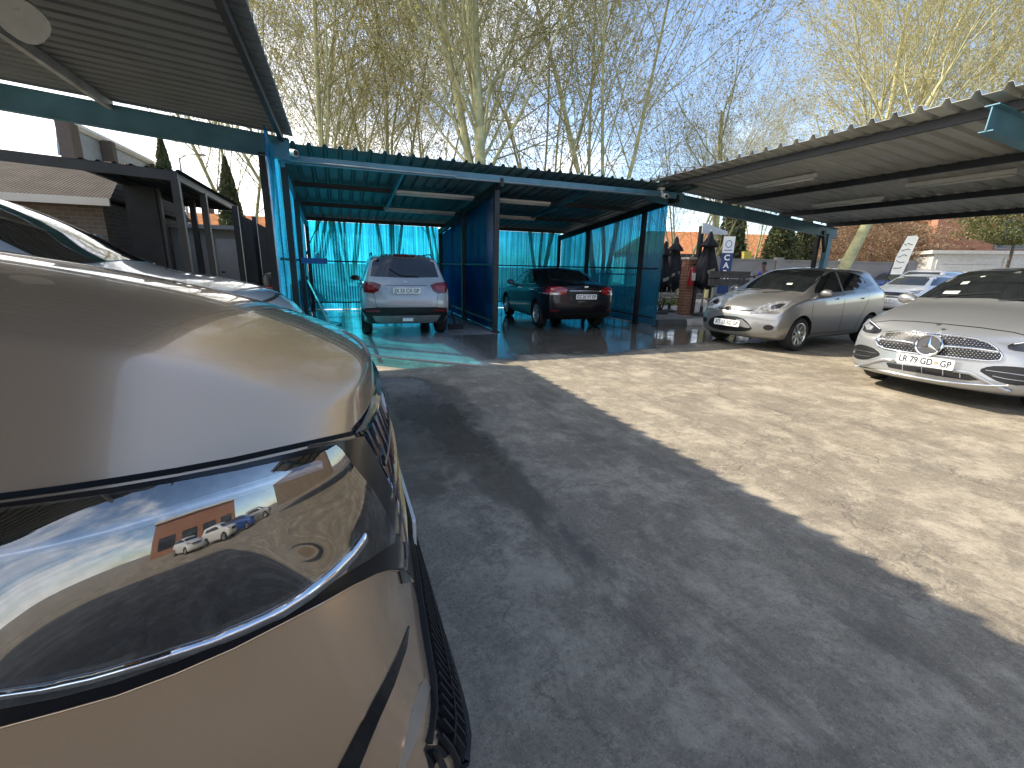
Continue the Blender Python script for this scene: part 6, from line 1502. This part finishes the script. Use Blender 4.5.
M_skin = mat('dark_skin', (.13, .07, .045), .55, var=.05); M_shirt = mat('blue_shirt', (.05, .07, .42), .8, var=.1, scale=8, bump=.3); M_trs = mat('dark_trousers', (.03, .032, .05), .85, var=.2)
J = dict(pelvis=((0,0,.93),.13), belly=((.03,0,1.08),.125), chest=((.10,0,1.30),(.155,.14)), neck=((.17,0,1.48),.055), headb=((.20,0,1.57),.075), headt=((.22,0,1.70),.085), headtt=((.215,0,1.76),.06),
 shl=((.12,.18,1.40),.062), ell=((.28,.27,1.20),.045), wrl=((.50,.16,1.22),.032), shr=((.12,-.18,1.40),.062), elr=((.30,-.26,1.22),.045), wrr=((.55,-.10,1.30),.032),
 hl=((0,.10,.88),.095), kl=((.06,.13,.50),.065), al=((-.02,.14,.09),.045), tl=((.13,.15,.03),.035), hr=((0,-.10,.88),.095), kr=((.02,-.13,.50),.065), ar=((-.08,-.14,.09),.045), tr=((.07,-.15,.03),.035))
E_ = [('pelvis','belly'),('belly','chest'),('chest','neck'),('neck','headb'),('headb','headt'),('headt','headtt'),('chest','shl'),('shl','ell'),('ell','wrl'),('chest','shr'),('shr','elr'),('elr','wrr'),('pelvis','hl'),('hl','kl'),('kl','al'),('al','tl'),('pelvis','hr'),('hr','kr'),('kr','ar'),('ar','tr')]
skin_body('body', J, E_, M_skin, pe)
Jc = {k: (v[0], (v[1] + .014) if not hasattr(v[1], '__len__') else (v[1][0]+.014, v[1][1]+.014)) for k, v in J.items() if k in ('pelvis','belly','chest','shl','shr')}
Jc['sl'] = ((.23,.24,1.27),.06); Jc['sr'] = ((.24,-.235,1.28),.06)
skin_body('shirt', Jc, [('pelvis','belly'),('belly','chest'),('chest','shl'),('chest','shr'),('shl','sl'),('shr','sr')], M_shirt, pe)
Jt = {k: (v[0], v[1] + .014) for k, v in J.items() if k in ('pelvis','hl','kl','al','hr','kr','ar')}
skin_body('trousers', Jt, [('pelvis','hl'),('hl','kl'),('kl','al'),('pelvis','hr'),('hr','kr'),('kr','ar')], M_trs, pe)
for sy in (-1, 1):
    w_ = Vector(J['wrl' if sy > 0 else 'wrr'][0])
    for k in range(4):
        mb = MB(); y = -.024 + k*.016; mb.tube([w_ + Vector((.0, y*.7, 0)), w_ + Vector((.055, y, .01)), w_ + Vector((.085, y, -.012)), w_ + Vector((.075, y, -.035))], [.013, .010, .009, .007], 6); mb.build('finger', M_skin, pe, smooth=True)
    mb = MB(); mb.tube([w_ + Vector((.02, -sy*.02, .01)), w_ + Vector((.05, -sy*.045, .02)), w_ + Vector((.07, -sy*.04, .005))], [.013, .011, .008], 6); mb.build('thumb', M_skin, pe, smooth=True)
mb = MB(); bm = bmesh.new(); bmesh.ops.create_uvsphere(bm, u_segments=14, v_segments=10, radius=.098)
for v in bm.verts: v.co = Vector((v.co.x * 1.08 + .205, v.co.y * .86, max(v.co.z, -.02) + 1.73))
me = bpy.data.meshes.new('hair'); bm.to_mesh(me); bm.free(); me.materials.append(mat('black_hair', (.01,.009,.008), .7)); me.polygons.foreach_set('use_smooth', [True]*len(me.polygons)); o = bpy.data.objects.new('hair', me); col.objects.link(o); o.parent = pe
ln = empty('spray_lance', pe.location, R_(200), 'thin spray lance held by the person in the blue shirt', 'spray lance')
mb = MB(); mb.tube([(.50, .10, 1.20), (.62, -.02, 1.27), (1.25, -.30, 1.38)], .013, 6); mb.build('tube', M_steel_gry, ln)
mb = MB(); mb.cbox((.60, -.01, 1.22), .05, .04, .14); mb.build('trigger_grip', M_rubber, ln)
